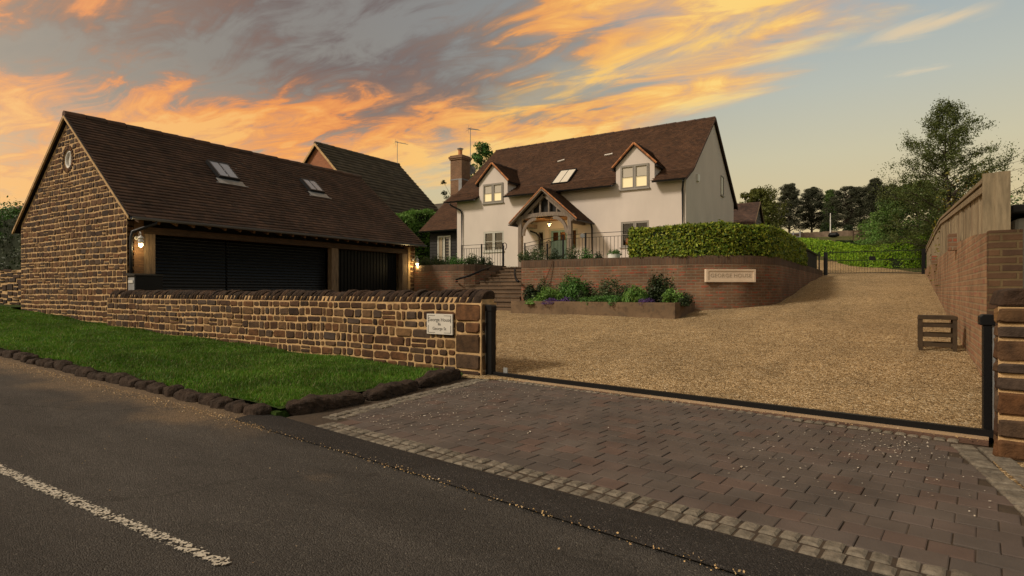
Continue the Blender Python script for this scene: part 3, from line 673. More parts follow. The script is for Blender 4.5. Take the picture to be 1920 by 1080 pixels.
# ------------------------------------------------------------------ THE SETTING
def axis_pts(lo, hi, dense_lo, dense_hi, step, far):
    a = list(np.arange(dense_lo, dense_hi+1e-6, step)); x = dense_lo
    s = step
    while x > lo: s *= 1.35; x -= s; a.insert(0, x)
    x = dense_hi; s = step
    while x < hi: s *= 1.35; x += s; a.append(x)
    return a
grid_sheet('ground', axis_pts(-600, 600, -30, 12, 1.5, 0), axis_pts(-300, 900, -4, 60, 1.0, 0), lambda x, y: T(x, y)-.05 if y > 6.3 else RZ(x)-.05, M['field'])
# road: 0 = level of the paved apron
KY = 3.22
xr = axis_pts(-60, 60, -14, 6, .5, 0)
grid_sheet('road', xr, [-8, -4, -1, 0, .8, 1.3, 1.8, 2.3, 2.8, 3.05, 3.28], lambda x, y: RZ(x)-.006+.012*math.sin(x*.8+y*1.7)*.4, M['asphalt'])
for px_, x0_, x1_ in ((0, -12.5, -2.28), (1, -.2, 2.2)):
    grid_sheet('road_marking', list(np.linspace(x0_, x1_, 24)), [1.36, 1.475], lambda x, y: RZ(x)+.004+.012*math.sin(x*.8+y*1.7)*.4-.004+.003, M['marking'])
# dark tarmac strip between the setts and the road
edge = [(-4.75, 3.02), (-4.3, 2.97), (-2.9, 2.80), (-2.2, 2.70), (-1.4, 2.58), (-.49, 2.45), (.8, 2.27), (3, 2.0), (6, 1.8)]
se = [(x, 3.222-.1178*(x+4.05)) for x, _ in edge]; se[0] = (-4.75, 3.36); se[1] = (-4.3, 3.30)
V = []; F = []
for i, (a, b) in enumerate(zip(edge, se)):
    for k in range(5): t = k/4; V.append((a[0]+(b[0]-a[0])*t, a[1]+(b[1]-a[1])*t, RZ(a[0])+.002+.012*math.sin(t*3.14)+.004))
for i in range(len(edge)-1):
    for k in range(4): F.append((i*5+k, (i+1)*5+k, (i+1)*5+k+1, i*5+k+1))
tag(fast('tarmac_strip', V, F, M['tarmac'], smooth=True), kind='structure')

# paved apron
A0 = np.array([-4.05, 3.24]); A1 = np.array([-4.36, 6.22]); A2 = np.array([.42, 5.46]); A3 = np.array([.70, 2.70])
ga = np.array([.9931, -.117]); gb = np.array([.117, .9931])
def inpoly(p, poly):
    c = False; n = len(poly)
    for i in range(n):
        a, b = poly[i], poly[(i+1) % n]
        if (a[1] > p[1]) != (b[1] > p[1]) and p[0] < (b[0]-a[0])*(p[1]-a[1])/(b[1]-a[1])+a[0]: c = not c
    return c
mb = MB(); mb.face((-4.5, 3.2, -.004), (-4.05, 3.2, -.004), (.9, 2.55, -.004), (2.6, 2.2, -.004), (2.6, 5.0, -.004), (.62, 5.45, -.004), (-4.36, 6.30, -.004), (-4.6, 6.2, -.004)); tag(mb.build('paving_bed', M['joint']), kind='structure')
def block(mb, c, a, b, w, l, z, rr, h=.03, r_=.008):
    # flat block centred c, axes a, b (2-D unit), size w x l, top z
    ti = [rr.uniform(-.0030, .0030) for _ in range(4)]
    c3 = [(-w/2, -l/2), (w/2, -l/2), (w/2, l/2), (-w/2, l/2)]
    vs = []
    for x, y in c3: q = c+a*x+b*y; vs.append((q[0], q[1], z-h))
    for (x, y), t in zip(c3, ti): q = c+a*x+b*y; vs.append((q[0], q[1], z-r_*.6+t))
    for (x, y), t in zip(c3, ti): q = c+a*(x-math.copysign(r_, x))+b*(y-math.copysign(r_, y)); vs.append((q[0], q[1], z+t))
    fs = [(8, 9, 10, 11)]
    for i in range(4): k = (i+1) % 4; fs += [(i, k, 4+k, 4+i), (4+i, 4+k, 8+k, 8+i)]
    mb.add(vs, fs)
rr = random.Random(5); mb = MB()
PV = [A0+gb*.21+ga*.02, A1-gb*.02+ga*.14, A2+ga*.0+gb*.02, A3+gb*.12]
bw_, bl_ = .168, .156
for j in range(0, 26):
    for i in range(-8, 54):
        c = A0+gb*(.21+bl_/2+j*bl_)+ga*((i+.5*(j % 2))*bw_+rr.uniform(-.002, .002))
        if inpoly(c, PV): block(mb, c, ga, gb, bw_-.004, bl_-.009, .003+rr.uniform(-.002, .002), rr, .03, .005)
tag(mb.build('block_paving', M['paver'], uv=False), kind='structure')
mb = MB()
def sett_row(mb, p, q, nrows, side, size=.1, z=.006, skip0=0):
    p = np.array(p); q = np.array(q); L = np.linalg.norm(q-p); a = (q-p)/L; b = np.array([-a[1], a[0]])*side; n = int(L/(size*.80+.010))
    for r_ in range(nrows):
        sh = rr.uniform(0, .05)
        for i in range(n):
            c = p+a*((i+.5)*L/n+sh+rr.uniform(-.004, .004))+b*((r_+.5)*(size+.014))
            block(mb, c, a, b, size*.80*rr.uniform(.9, 1.02), size*rr.uniform(.9, 1.0), z+rr.uniform(-.004, .004), rr, .04, .014)
sett_row(mb, A0, A0+ga*5.8, 2, 1)
sett_row(mb, np.array([-4.24, 3.47]), A1+np.array([-.07, 0]), 2, -1)
sett_row(mb, A2+np.array([.0, -.12]), A3+np.array([.03, .02]), 2, 1, .135, .014)
sett_row(mb, A1+ga*.22-gb*.02, A2+ga*.05+gb*.0, 1, 1, .09)
tag(mb.build('granite_setts', M['sett'], uv=False), kind='structure')
# strips along the gate line
GL = np.array([-4.47, 6.46]); GR = np.array([.70, 5.78]); gd = (GR-GL)/np.linalg.norm(GR-GL); gn = np.array([-gd[1], gd[0]])
def strip(name, o0, o1, z, mat, kind='structure', h=.03):
    mb = MB(); a = GL+gn*o0; b = GR+gn*o0; c = GR+gn*o1; d = GL+gn*o1
    mb.add([(a[0], a[1], z-h), (b[0], b[1], z-h), (c[0], c[1], z-h), (d[0], d[1], z-h), (a[0], a[1], z), (b[0], b[1], z), (c[0], c[1], z), (d[0], d[1], z)],
           [(0, 3, 2, 1), (4, 5, 6, 7), (0, 1, 5, 4), (1, 2, 6, 5), (2, 3, 7, 6), (3, 0, 4, 7)])
    return tag(mb.build(name, mat), kind=kind)
strip('drain_channel', -.20, -.135, .002, M['drain']); strip('threshold_strip', -.13, -.02, .008, M['strip'])
# gravel drive
ys = [5.6, 5.9, 6.1, 6.3]+list(np.arange(6.6, 31, .5))+[31, 33]
def xl(y): return lerp_pts([(5.6, -5.5), (6.6, -15), (16, -15), (16.5, -12.2), (30, -8), (34, -4)], y)
def xrr(y): return .70+.3 if y < 7.9 else .95+.027*(y-7.9)+.1
V = []; F = []; nx = 34
for y in ys:
    for i in range(nx+1):
        t = i/nx; x = xl(y)+(xrr(y)-xl(y))*t
        yy = y
        if y < 6.65:     # front edge follows the gate rail
            ye = GL[1]+(x-GL[0])*(GR[1]-GL[1])/(GR[0]-GL[0])+.03
            k = (y-5.6)/(6.6-5.6); yy = ye+(6.6-ye)*k if ye < 6.6 else y
        z = T(x, yy)+.018*min(1, max(0, (yy-6.0)/1.0))+.012*math.sin(x*1.3+yy*.7)+.010*math.sin(x*.6-yy*1.9) if yy > 6.3 else .006
        V.append((x, yy, max(z, .006)))
for j in range(len(ys)-1):
    for i in range(nx): F.append((j*(nx+1)+i, j*(nx+1)+i+1, (j+1)*(nx+1)+i+1, (j+1)*(nx+1)+i))
tag(fast('gravel_drive', V, F, M['gravel'], smooth=True), kind='structure')
lane = [(-.4, 31, 4.2), (-.7, 34, 4.0), (-1.6, 38, 3.6), (-3.0, 42, 3.2), (-5.0, 46, 3.0), (-8, 50, 3.0), (-12, 54, 3.0)]
V = []; F = []
for x, y, w in lane:
    for k in range(7): X = x-w/2+w*k/6; V.append((X, y, T(X, y)+.02))
for i in range(len(lane)-1):
    for k in range(6): F.append((i*7+k, i*7+k+1, (i+1)*7+k+1, (i+1)*7+k))
tag(fast('gravel_lane', V, F, M['gravel'], smooth=True), kind='structure')
# verge
def VZ(x, y):
    b = RZ(x)
    k = (y-3.3)/3.0
    return b+.055+.02*math.sin(x*1.7+y)*.6+.015*math.sin(x*3.1-y*2.3)-.05*sstep(.75, 1, k)
KE = lambda y: -4.42-.05*(y-3.4)   # driveway edge of the verge
V = []; F = []; xs_ = [-60, -45, -35, -28]+list(np.arange(-24, -5.2, .35))+[-5.2, -5.0, -4.85, -4.68, -4.56]; ysv = list(np.linspace(3.34, 6.45, 14))+[7.5, 10, 14, 20]
for y in ysv:
    for x in xs_:
        xx = x if x < -5 else x+(y-3.4)*-.04
        zv = VZ(xx, min(y, 6.45)) if y <= 6.5 else T(xx, y)+.01
        V.append((xx, y, zv))
nx = len(xs_)
for j in range(len(ysv)-1):
    for i in range(nx-1):
        if ysv[j] >= 6.44 and xs_[i+1] > -20.5: continue
        F.append((j*nx+i, j*nx+i+1, (j+1)*nx+i+1, (j+1)*nx+i))
tag(fast('grass_verge', V, F, M['turf'], smooth=True), kind='structure')
mb = MB(); mb.box((-5.3, 3.30, -.1), (-4.56, 3.50, .045)); tag(mb.build('verge_soil', M['turf']), kind='structure')
# grass blades
n = 150000; r = np.random.default_rng(3)
gx = -4.6-16.5*r.uniform(0, 1, n)**1.25; gy = r.uniform(3.36, 6.42, n)
keep = gx < -4.62-.05*(gy-3.4); gx = gx[keep]; gy = gy[keep]; n = len(gx)
gz = np.array([VZ(a, b) for a, b in zip(gx, gy)])-.004
pat = .65+.35*np.sin(gx*2.1+gy*1.3)*np.sin(gy*3.3-gx*.7)+.2*np.sin(gx*7+gy*5)
hh = (.020+.020*pat)*r.uniform(.6, 1.4, n); hh = np.where(r.random(n) < .02, hh*2.0, hh)
an = r.uniform(0, 6.28, n); w = .0045*(1+np.abs(gx)/14)
lx = r.normal(0, .4, n)*hh; ly = r.normal(0, .4, n)*hh
V = np.stack([np.stack([gx-np.cos(an)*w, gy-np.sin(an)*w, gz], 1), np.stack([gx+np.cos(an)*w, gy+np.sin(an)*w, gz], 1), np.stack([gx+lx, gy+ly, gz+hh], 1)], 1).reshape(-1, 3)
tag(fast('grass', V, np.arange(3*n).reshape(-1, 3), M['grass']), 'short green grass growing on the roadside verge', 'grass', kind='stuff')

# kerb stones
def kerb_stone(c, L, D, H, ang, seed, parent=None, name='kerb_stone'):
    r_ = random.Random(seed); mb = MB(); vs = []; nL = 7; nS = 8
    ca, sa = math.cos(ang), math.sin(ang)
    for i in range(nL):
        u = -1+2*i/(nL-1); sc = (1-abs(u)**6*.35)*(1+r_.uniform(-.13, .13)); hz2 = r_.uniform(.82, 1.18)
        for j in range(nS):
            t = 2*math.pi*(j+.5)/nS; cy = math.copysign(abs(math.cos(t))**.4, math.cos(t)); cz = math.copysign(abs(math.sin(t))**.4, math.sin(t))*hz2
            x = u*L/2; y = cy*D/2*sc*(1+r_.uniform(-.1, .1)); z = H*.35+cz*H*.6*sc*(1+r_.uniform(-.1, .1))
            vs.append((c[0]+x*ca-y*sa, c[1]+x*sa+y*ca, c[2]+z))
    fs = []
    for i in range(nL-1):
        for j in range(nS): k = (j+1) % nS; fs.append((i*nS+j, i*nS+k, (i+1)*nS+k, (i+1)*nS+j))
    fs += [tuple(range(nS))[::-1], tuple((nL-1)*nS+j for j in range(nS))]
    mb.add(vs, fs); return mb
ROCK = bpy.data.textures.new('rock', 'CLOUDS'); ROCK.noise_scale = .09; ROCK.noise_depth = 3
x = -4.64; i = 0
while x > -17.5:
    L = rnd.uniform(.20, .42)*(1+max(0, -x-9)*.02); c = (x-L/2, 3.27+rnd.uniform(-.02, .02)+.0*x, RZ(x)-.02)
    o = kerb_stone((0, 0, 0), L*.98, .17, .13*rnd.uniform(.8, 1.15), rnd.uniform(-.08, .08), i).build('kerb_stone', M['stone_dark'], smooth=False)
    o.location = (c[0], c[1]+.01, c[2]-.02)
    b = o.modifiers.new('b', 'SUBSURF'); b.levels = b.render_levels = 2
    tx_ = ROCK; dm = o.modifiers.new('d', 'DISPLACE'); dm.texture = tx_; dm.strength = .045; dm.texture_coords = 'GLOBAL'
    tag(o, 'rough brown kerb stone in the row between grass verge and road', 'kerb stone', 'kerb stones along the road')
    x -= L+rnd.uniform(0, .015); i += 1
for (p, q, D, H, lab) in (((-4.58, 3.40), (-4.47, 4.24), .21, .145, 'long reddish boulder kerb nearest the road beside the setts'),
                    ((-4.46, 4.28), (-4.54, 5.14), .20, .14, 'middle boulder kerb of three beside the paved driveway'),
                    ((-4.54, 5.16), (-4.68, 6.12), .21, .15, 'boulder kerb running up to the end of the stone wall')):
    p = np.array(p); q = np.array(q); m_ = (p+q)/2
    o = kerb_stone((0, 0, 0), np.linalg.norm(q-p), D, H, math.atan2(q[1]-p[1], q[0]-p[0]), hash(lab) % 99 if False else int(p[1]*10)).build('boulder_kerb', M['stone_dark'])
    o.location = (m_[0], m_[1], -.01); b = o.modifiers.new('b', 'SUBSURF'); b.levels = b.render_levels = 2
    tx_ = bpy.data.textures.new('rock', 'CLOUDS'); tx_.noise_scale = .09; tx_.noise_depth = 5; dm = o.modifiers.new('d', 'DISPLACE'); dm.texture = tx_; dm.strength = .08; dm.texture_coords = 'LOCAL'
    tag(o, lab, 'kerb stone', 'boulder kerbs beside the driveway')

# petals on the paving
r = np.random.default_rng(11)
def scatter(name, pts, size, mat, label, cat, flat=.2):
    n = len(pts); C = pts; V, F = leafquads(C, np.tile([0, 0, 1.0], (n, 1)), size, r, flat, .7, .5)
    return tag(fast(name, V, F, mat), label, cat, kind='stuff')
pp = []
while len(pp) < 1050:
    if r.random() < .66:
        p = A0+(A1-A0)*r.uniform(.12, 1)+ga*(abs(r.normal(0, .75))+.1)
    elif r.random() < .5: p = A2+np.array([-.35+r.normal(0, .22), -.35+r.normal(0, .22)])
    else: p = np.array([r.uniform(-.9, .5), r.uniform(3.6, 5.3)])
    if inpoly(p, [A0, A1, A2, A3]): pp.append((p[0], p[1], .012))
scatter('fallen_petals', np.array(pp), .012, M['petal'], 'pale fallen petals scattered over the block paving', 'petals')
pp = []
for i in range(900):
    t = r.uniform(0, 1); p = GL+(GR-GL)*t+gn*r.choice([-.17, -.165, -.08, -.25, -.215, .0], p=[.3, .3, .1, .1, .15, .05])+gn*r.normal(0, .012); pp.append((p[0], p[1], .013))
for i in range(700):
    t = r.uniform(0, 8.2); k = int(t) if t < 8 else 7; a, b = edge[min(k, 7)], edge[min(k+1, 8)]; f = t-int(t); p = (a[0]+(b[0]-a[0])*f, a[1]+(b[1]-a[1])*f-.01+r.normal(0, .022)); pp.append((p[0], p[1], .012))
for i in range(2600):
    x_ = -4.3-r.uniform(0, 1)**1.2*9; pp.append((x_, 3.08-abs(r.normal(0, .10)), RZ(x_)+.008))
for i in range(500): pp.append((r.uniform(.72, 2.2), r.uniform(3.2, 5.0), .012))
for i in range(110): pp.append((r.uniform(-6, 2), r.uniform(.6, 3.0), RZ(-4)+.012))
scatter('loose_gravel', np.array(pp), .010, M['stonelet'], 'loose tan gravel strewn along road edge and drain channel', 'gravel', .7)
mb = MB(); mb.face((.70, 2.4, .004), (8, 1.6, .004), (8, 5.0, .004), (.62, 5.04, .004)); tag(mb.build('gravel_margin', M['gravel']), kind='structure')

# ------------------------------------------------------------------ terrace behind the retaining walls
RW = [(-9.15, 18.0), (-9.15, 15.08)]
for k in range(0, 4): a = math.pi+math.pi/2*k/3; RW.append((-9.07+.08*math.cos(a), 15.08+.08*math.sin(a)))
RW += [(-7.5, 15.02), (-6, 15.05), (-5.0, 15.10)]
for k in range(0, 25): a = -math.pi/2+(math.pi/2)*k/24; RW.append((-4.6+2.3*math.cos(a), 17.45+2.3*math.sin(a)))
RW += [(-2.28, 20), (-2.26, 24), (-2.25, 29.9)]
LW = [(-14.2, 15.95), (-12.6, 15.92)]
for k in range(1, 6): a = math.pi/2*(1-k/6); LW.append((-12.4+.8*math.cos(a), 16.7-.8*math.sin(a)))
LW = [(-14.2, 15.95), (-12.4, 15.9), (-12.0, 15.98), (-11.72, 16.25), (-11.6, 16.7), (-11.58, 18.0)]
TZ = 1.96
poly = [(-60, 16.2)]+[(x+.0, y+.12) for x, y in LW[:2]]+[(x-.08, y+.1) for x, y in LW[2:5]]+[(-11.7, 18.0), (-9.08, 18.0), (-9.05, 15.2)]+[(x-.1 if y > 16 else x, y+.1 if y < 17 else y) for x, y in RW[6:]]+[(-2.35, 34), (-60, 34)]
mb = MB(); mb.add([(x, y, TZ) for x, y in poly], [tuple(range(len(poly)))]); 
import bmesh
o = mb.build('terrace_lawn', M['lawn']); tag(o, kind='structure')
bm = bmesh.new(); bm.from_mesh(o.data); bmesh.ops.triangulate(bm, faces=bm.faces); bm.to_mesh(o.data); bm.free()
mb = MB(); mb.add([(-14.5, 21.2, TZ+.006), (-6.6, 21.2, TZ+.006), (-6.6, 24.2, TZ+.006), (-14.5, 24.2, TZ+.006)], [(0, 1, 2, 3)]); tag(mb.build('terrace_paving', M['strip']), kind='structure')

def wall_ribbon(mb, path, z0, z1, th, side=1, uvs=None, z0f=None):
    # vertical wall following path; thickness to the left (side=1) of travel
    n = len(path); L = 0; cum = [0]
    for i in range(1, n): L += math.dist(path[i-1], path[i]); cum.append(L)
    ins = []
    for i in range(n):
        a = np.array(path[max(i-1, 0)]); b = np.array(path[min(i+1, n-1)]); d = (b-a)/np.linalg.norm(b-a); nl = np.array([-d[1], d[0]])*side
        ins.append(np.array(path[i])+nl*th)
    st = len(mb.v); vs = []
    for i in range(n):
        zb = z0 if z0f is None else z0f(*path[i])
        x, y = path[i]; u, w = ins[i]
        vs += [(x, y, zb), (x, y, z1), (u, w, z1), (u, w, zb)]
    fs = []; fuv = []
    for i in range(n-1):
        for k in range(4):
            k2 = (k+1) % 4; fs.append((i*4+k, (i+1)*4+k, (i+1)*4+k2, i*4+k2))
    fs += [(0, 1, 2, 3), ((n-1)*4+3, (n-1)*4+2, (n-1)*4+1, (n-1)*4)]
    mb.add(vs, fs); return cum
def ribbon_obj(name, path, z0, z1, th, mat, parent, side=1, z0f=None, outset=0.0):
    n = len(path); cum = [0]
    for i in range(1, n): cum.append(cum[-1]+math.dist(path[i-1], path[i]))
    off = wloc(parent); me = bpy.data.meshes.new(name); vs = []; nl_ = []
    for i in range(n):
        a = np.array(path[max(i-1, 0)]); b = np.array(path[min(i+1, n-1)]); d = (b-a)/np.linalg.norm(b-a); nl_.append(np.array([-d[1], d[0]])*side)
    for i in range(n):
        zb = z0 if z0f is None else z0f(*path[i]); p = np.array(path[i])-nl_[i]*outset; q = np.array(path[i])+nl_[i]*(th+outset)
        vs += [(p[0], p[1], zb), (p[0], p[1], z1), (q[0], q[1], z1), (q[0], q[1], zb)]
    fs = []; uv = []
    for i in range(n-1):
        for k in range(4):
            k2 = (k+1) % 4; fs.append((i*4+k, (i+1)*4+k, (i+1)*4+k2, i*4+k2))
            def U(j, kk):
                v = vs[j*4+kk]; return (cum[j], v[2]) if k in (0, 2) else (cum[j], (0 if kk in (0, 1) else th)+ .04)
            uv += [U(i, k), U(i+1, k), U(i+1, k2), U(i, k2)]
    for e, q in ((0, (0, 1, 2, 3)), (n-1, (3, 2, 1, 0))):
        fs.append(tuple(e*4+j for j in q)); uv += [((0 if j in (0, 1) else th), vs[e*4+j][2]) for j in q]
    me.from_pydata((np.array(vs)-off).tolist(), [], fs); me.update(); l = me.uv_layers.new(name='UVMap')
    l.data.foreach_set('uv', [c for t in uv for c in t])
    return finish(name, me, mat, parent)
def brick_retaining(name, path, label, side, top=2.03, cop=.215):
    root = thing(name, (path[len(path)//2][0], path[len(path)//2][1], .6), label, 'brick wall', 'brick retaining walls of the terrace')
    ribbon_obj('brickwork', path, .3, top-cop, .24, M['brick'], root, side, z0f=lambda x, y: T(x, y)-.3)
    ribbon_obj('coping', path, top-cop, top, .24, M['soldier'], root, side, outset=.004)
    return root
brick_retaining('retaining_wall', RW, 'curved red brick retaining wall under the laurel hedge right of the steps', 1)
brick_retaining('retaining_wall', LW, 'short red brick retaining wall between the garage and the steps', 1)
# steps
root = thing('garden_steps', (-10.3, 15.5, .58), 'broad brown brick garden steps climbing between the two retaining walls', 'steps')
nst = 11; z_b = .57; rise = (TZ+.005-z_b)/nst; run = 3.4/(nst-1)
for i in range(nst):
    y0 = 14.3+i*run; z1 = z_b+(i+1)*rise; mb = MB()
    xr_ = -8.62 if y0 < 14.9 else -9.16
    xl_ = -13.9 if y0 < 15.5 else (-12.3 if y0 < 15.85 else (-11.95 if y0 < 16.1 else -11.58))
    mb.box((xl_, y0+.015, z1-rise-.25), (xr_, y0+run+.3, z1-.03)); mb.build('riser', M['stepbrick'], root)
    mb = MB(); mb.box((xl_, y0-.015, z1-.03), (xr_, y0+run+.012, z1)); mb.build('tread', M['stepbrick'], root)
# handrails on the walls
root = thing('handrail', (-11.5, 16.5, 1.2), 'dark iron handrail fixed to the brick wall left of the steps', 'handrail')
mb = MB(); p0 = P(853, 524, 19.6); pa = [P(855, 524, 19.7), P(880, 517, 19.5), P(905, 506, 20.0), P(920, 500, 20.4)]; mb.tube(pa, .035, 8); mb.build('rail', M['black'], root, smooth=True)
for q in (P(857, 528, 19.8), P(915, 505, 20.4)):
    mb = MB(); mb.tube([q, q+np.array([-.12, .1, 0])], .03, 6); mb.build('bracket', M['black'], root)
root = thing('handrail', (-9.2, 15.6, 1.2), 'black curved handrail end at the right edge of the steps', 'handrail')
mb = MB(); mb.tube([P(966, 505, 18.2), P(965.5, 515, 17.8), P(968, 524, 17.5), P(972, 528, 17.25)], .035, 8); mb.build('rail', M['black'], root, smooth=True)
root = thing('garden_cane', (-8.2, 14.9, .9), 'thin dark pole leaning on the brick wall behind the flower bed', 'pole')
mb = MB(); mb.tube([onY(1019, 535, 14.85), onY(1037, 488, 14.98)], .012, 6); mb.build('shaft', M['oakbeam'], root)

# planter
root = thing('planter_bed', (-6.2, 13.6, .55), 'long low brown brick planter full of flowering plants against the retaining wall', 'planter')
def zt_(x, y): return T(x, y)-.2
PB = [(-8.6, 14.95), (-8.6, 13.6), (-7.0, 13.5), (-5.4, 13.42), (-4.02, 13.42), (-3.95, 13.55), (-4.0, 15.04)]
ribbon_obj('edging', PB, .3, .85, .2, M['sleeper'], root, 1, z0f=lambda x, y: .3)
mb = MB(); mb.add([(x, y, .80) for x, y in [(-8.5, 15.0), (-8.5, 13.7), (-7.0, 13.6), (-5.4, 13.5), (-4.1, 13.5), (-4.05, 14.7), (-4.05, 15.02)]], [tuple(range(7))]); mb.build('soil', M['soil'], root)
bed = [ # px, ybase, px half width, ytop, mat, leaf, label, y-plane
 (1000, 560, 17, 535, 'darkleaf', .07, 'dark leafy plant at the left end of the planter', 14.4, 'shrub', 0),
 (1004, 567, 12, 556, 'freshgreen', .06, 'small pale rosette plant at the planter left front edge', 13.8, 'plant', .8),
 (1034, 565, 20, 543, 'freshgreen', .10, 'bright arching strap leaved plant in the left half of the planter', 13.9, 'plant', 1.2),
 (1044, 566, 21, 557, 'purple', .035, 'low mound of purple flowers at the planter front', 13.75, 'flowers', 0),
 (1078, 558, 23, 523, 'bedgreen', .07, 'tall green bush with the highest stems in the planter', 14.4, 'shrub', 0),
 (1088, 560, 10, 545, 'darkleaf', .06, 'dark shaded plant beside the tall green bush', 14.1, 'shrub', 0),
 (1120, 567, 28, 553, 'bedgreen', .05, 'low green carpet plant spreading along the planter centre', 13.8, 'plant', 0),
 (1144, 562, 26, 530, 'shrub', .06, 'loose dark stemmed plant behind the low green carpet', 14.5, 'shrub', 0),
 (1158, 568, 14, 557, 'bedgreen', .05, 'small green mound between carpet plant and grassy tuft', 13.8, 'plant', 0),
 (1196, 566, 20, 540, 'freshgreen', .13, 'drooping grassy tuft right of centre in the planter', 13.9, 'plant', 1.6),
 (1230, 560, 20, 515, 'darkleaf', .065, 'upright dark twiggy shrub near the planter right end', 14.4, 'shrub', 0),
 (1212, 568, 12, 560, 'purple', .03, 'tiny lilac flowers under the grassy tuft', 13.7, 'flowers', 0),
 (1262, 566, 15, 545, 'freshgreen', .07, 'yellow green leafy plant at the planter right end', 13.9, 'plant', .5),
 (1281, 570, 14, 555, 'darkleaf', .05, 'dark trailing plant on the far right corner of the planter', 14.0, 'plant', .5),
]
for i, (px, yb, hw, yt, mt, ls, lab, Y, cat, dr) in enumerate(bed):
    c = onY(px, yb, Y); d = Y/ray(px, 500)[1]; rx = hw/1100*d*1.0; hz_ = max(.12, (yb-yt)/1100*d)
    c[2] = .78
    hz_ = EYE-(yt-545)/1100*d-.78
    shrub('bed_plant', c, (rx*1.55, .42, hz_*1.2), int(1500+2600*hz_*rx*4), ls, M[mt], lab, cat, seed=20+i, clumps=9, droop=dr, aspect=.22 if dr > 1 else .5, group='plants in the brick planter')
for i, (px, yb, hw, yt, mt, ls, lab, Y, cat, dr) in enumerate([
 (1018, 556, 14, 530, 'shrub', .06, 'thin reddish stemmed plant leaning on the wall behind the strap leaves', 14.75, 'plant', 0),
 (1060, 552, 16, 520, 'bedgreen', .06, 'light stemmed climber on the wall behind the tall green bush', 14.8, 'plant', 0),
 (1100, 558, 16, 536, 'darkleaf', .06, 'dark filler plant right of the magenta bloom', 14.6, 'plant', 0),
 (1176, 560, 16, 537, 'darkleaf', .055, 'dark bushy plant left of the drooping grassy tuft', 14.5, 'plant', 0),
 (1248, 560, 14, 526, 'shrub', .055, 'tall thin stemmed plant between twiggy shrub and yellow green plant', 14.7, 'plant', 0)]):
    c = onY(px, yb, Y); d = Y/ray(px, 500)[1]; c[2] = .78; hz_ = EYE-(yt-545)/1100*d-.78
    shrub('bed_plant', c, (hw/1100*d*1.5, .25, hz_*1.2), 1500, ls, M[mt], lab, cat, seed=120+i, clumps=14, group='plants in the brick planter')
shrub('foxglove', onY(1103, 538, 14.5)-np.array([0, 0, .25]), (.08, .08, .35), 60, .05, M['pink'], 'single magenta bloom on a stem above the planter', 'flower', seed=77, clumps=3)
# carved name panel on the curved wall
root = thing('stone_sign', onY(1367, 517, 15.12), 'pale carved stone panel set in the curved brick wall', 'sign')
pc = P(1367, 517, 15.0)
# local frame of the wall where the panel sits
def frame_on_wall(px):
    best = None
    for i in range(len(RW)-1):
        a, b = np.array(RW[i]), np.array(RW[i+1])
        for t in np.linspace(0, 1, 40):
            q = a+(b-a)*t; dv = q-0; dep = q@VD[:2]; lat = q@RT[:2]
            e = abs(960+1100*lat/dep-px)
            if best is None or e < best[0]: best = (e, q, (b-a)/np.linalg.norm(b-a))
    return best[1], best[2]
q1, _ = frame_on_wall(1321); q2, _ = frame_on_wall(1413)
c2 = (q1+q2)/2; t2 = (q2-q1)/np.linalg.norm(q2-q1); n2 = np.array([t2[1], -t2[0]]); w2 = np.linalg.norm(q2-q1)
qm, _ = frame_on_wall(1367); sag = (qm-c2)@n2+.012
dpt = c2@VD[:2]; zt2 = EYE+(545-505)/1100*dpt; zb2 = EYE+(545-529)/1100*dpt
root.location = (c2[0], c2[1], (zt2+zb2)/2)
def pf(u, z, o): q = c2+t2*u+n2*(sag+o); return (q[0], q[1], z)
mb = MB(); ww = w2/2
def pbox(mb, u0, u1, z0, z1, o0, o1):
    mb.add([pf(u0, z0, o0), pf(u1, z0, o0), pf(u1, z1, o0), pf(u0, z1, o0), pf(u0, z0, o1), pf(u1, z0, o1), pf(u1, z1, o1), pf(u0, z1, o1)],
           [(0, 3, 2, 1), (4, 5, 6, 7), (0, 1, 5, 4), (1, 2, 6, 5), (2, 3, 7, 6), (3, 0, 4, 7)])
pbox(mb, -ww+.05, ww-.05, zb2+.04, zt2-.04, -.2, 0.0); mb.build('tablet', M['plaquestone'], root)
mb = MB()
pbox(mb, -ww, ww, zt2-.045, zt2, -.2, .014); pbox(mb, -ww, ww, zb2, zb2+.045, -.2, .014); pbox(mb, -ww, -ww+.055, zb2+.045, zt2-.045, -.2, .014); pbox(mb, ww-.055, ww, zb2+.045, zt2-.045, -.2, .014)
mb.build('border', M['plaquestone'], root)
text_part('GEORGE HOUSE', .135, pf(0, (zt2+zb2)/2-.0, .002), (R(90), 0, math.atan2(t2[1], t2[0])), M['inkstone'], root, extr=.002, spacing=1.1)

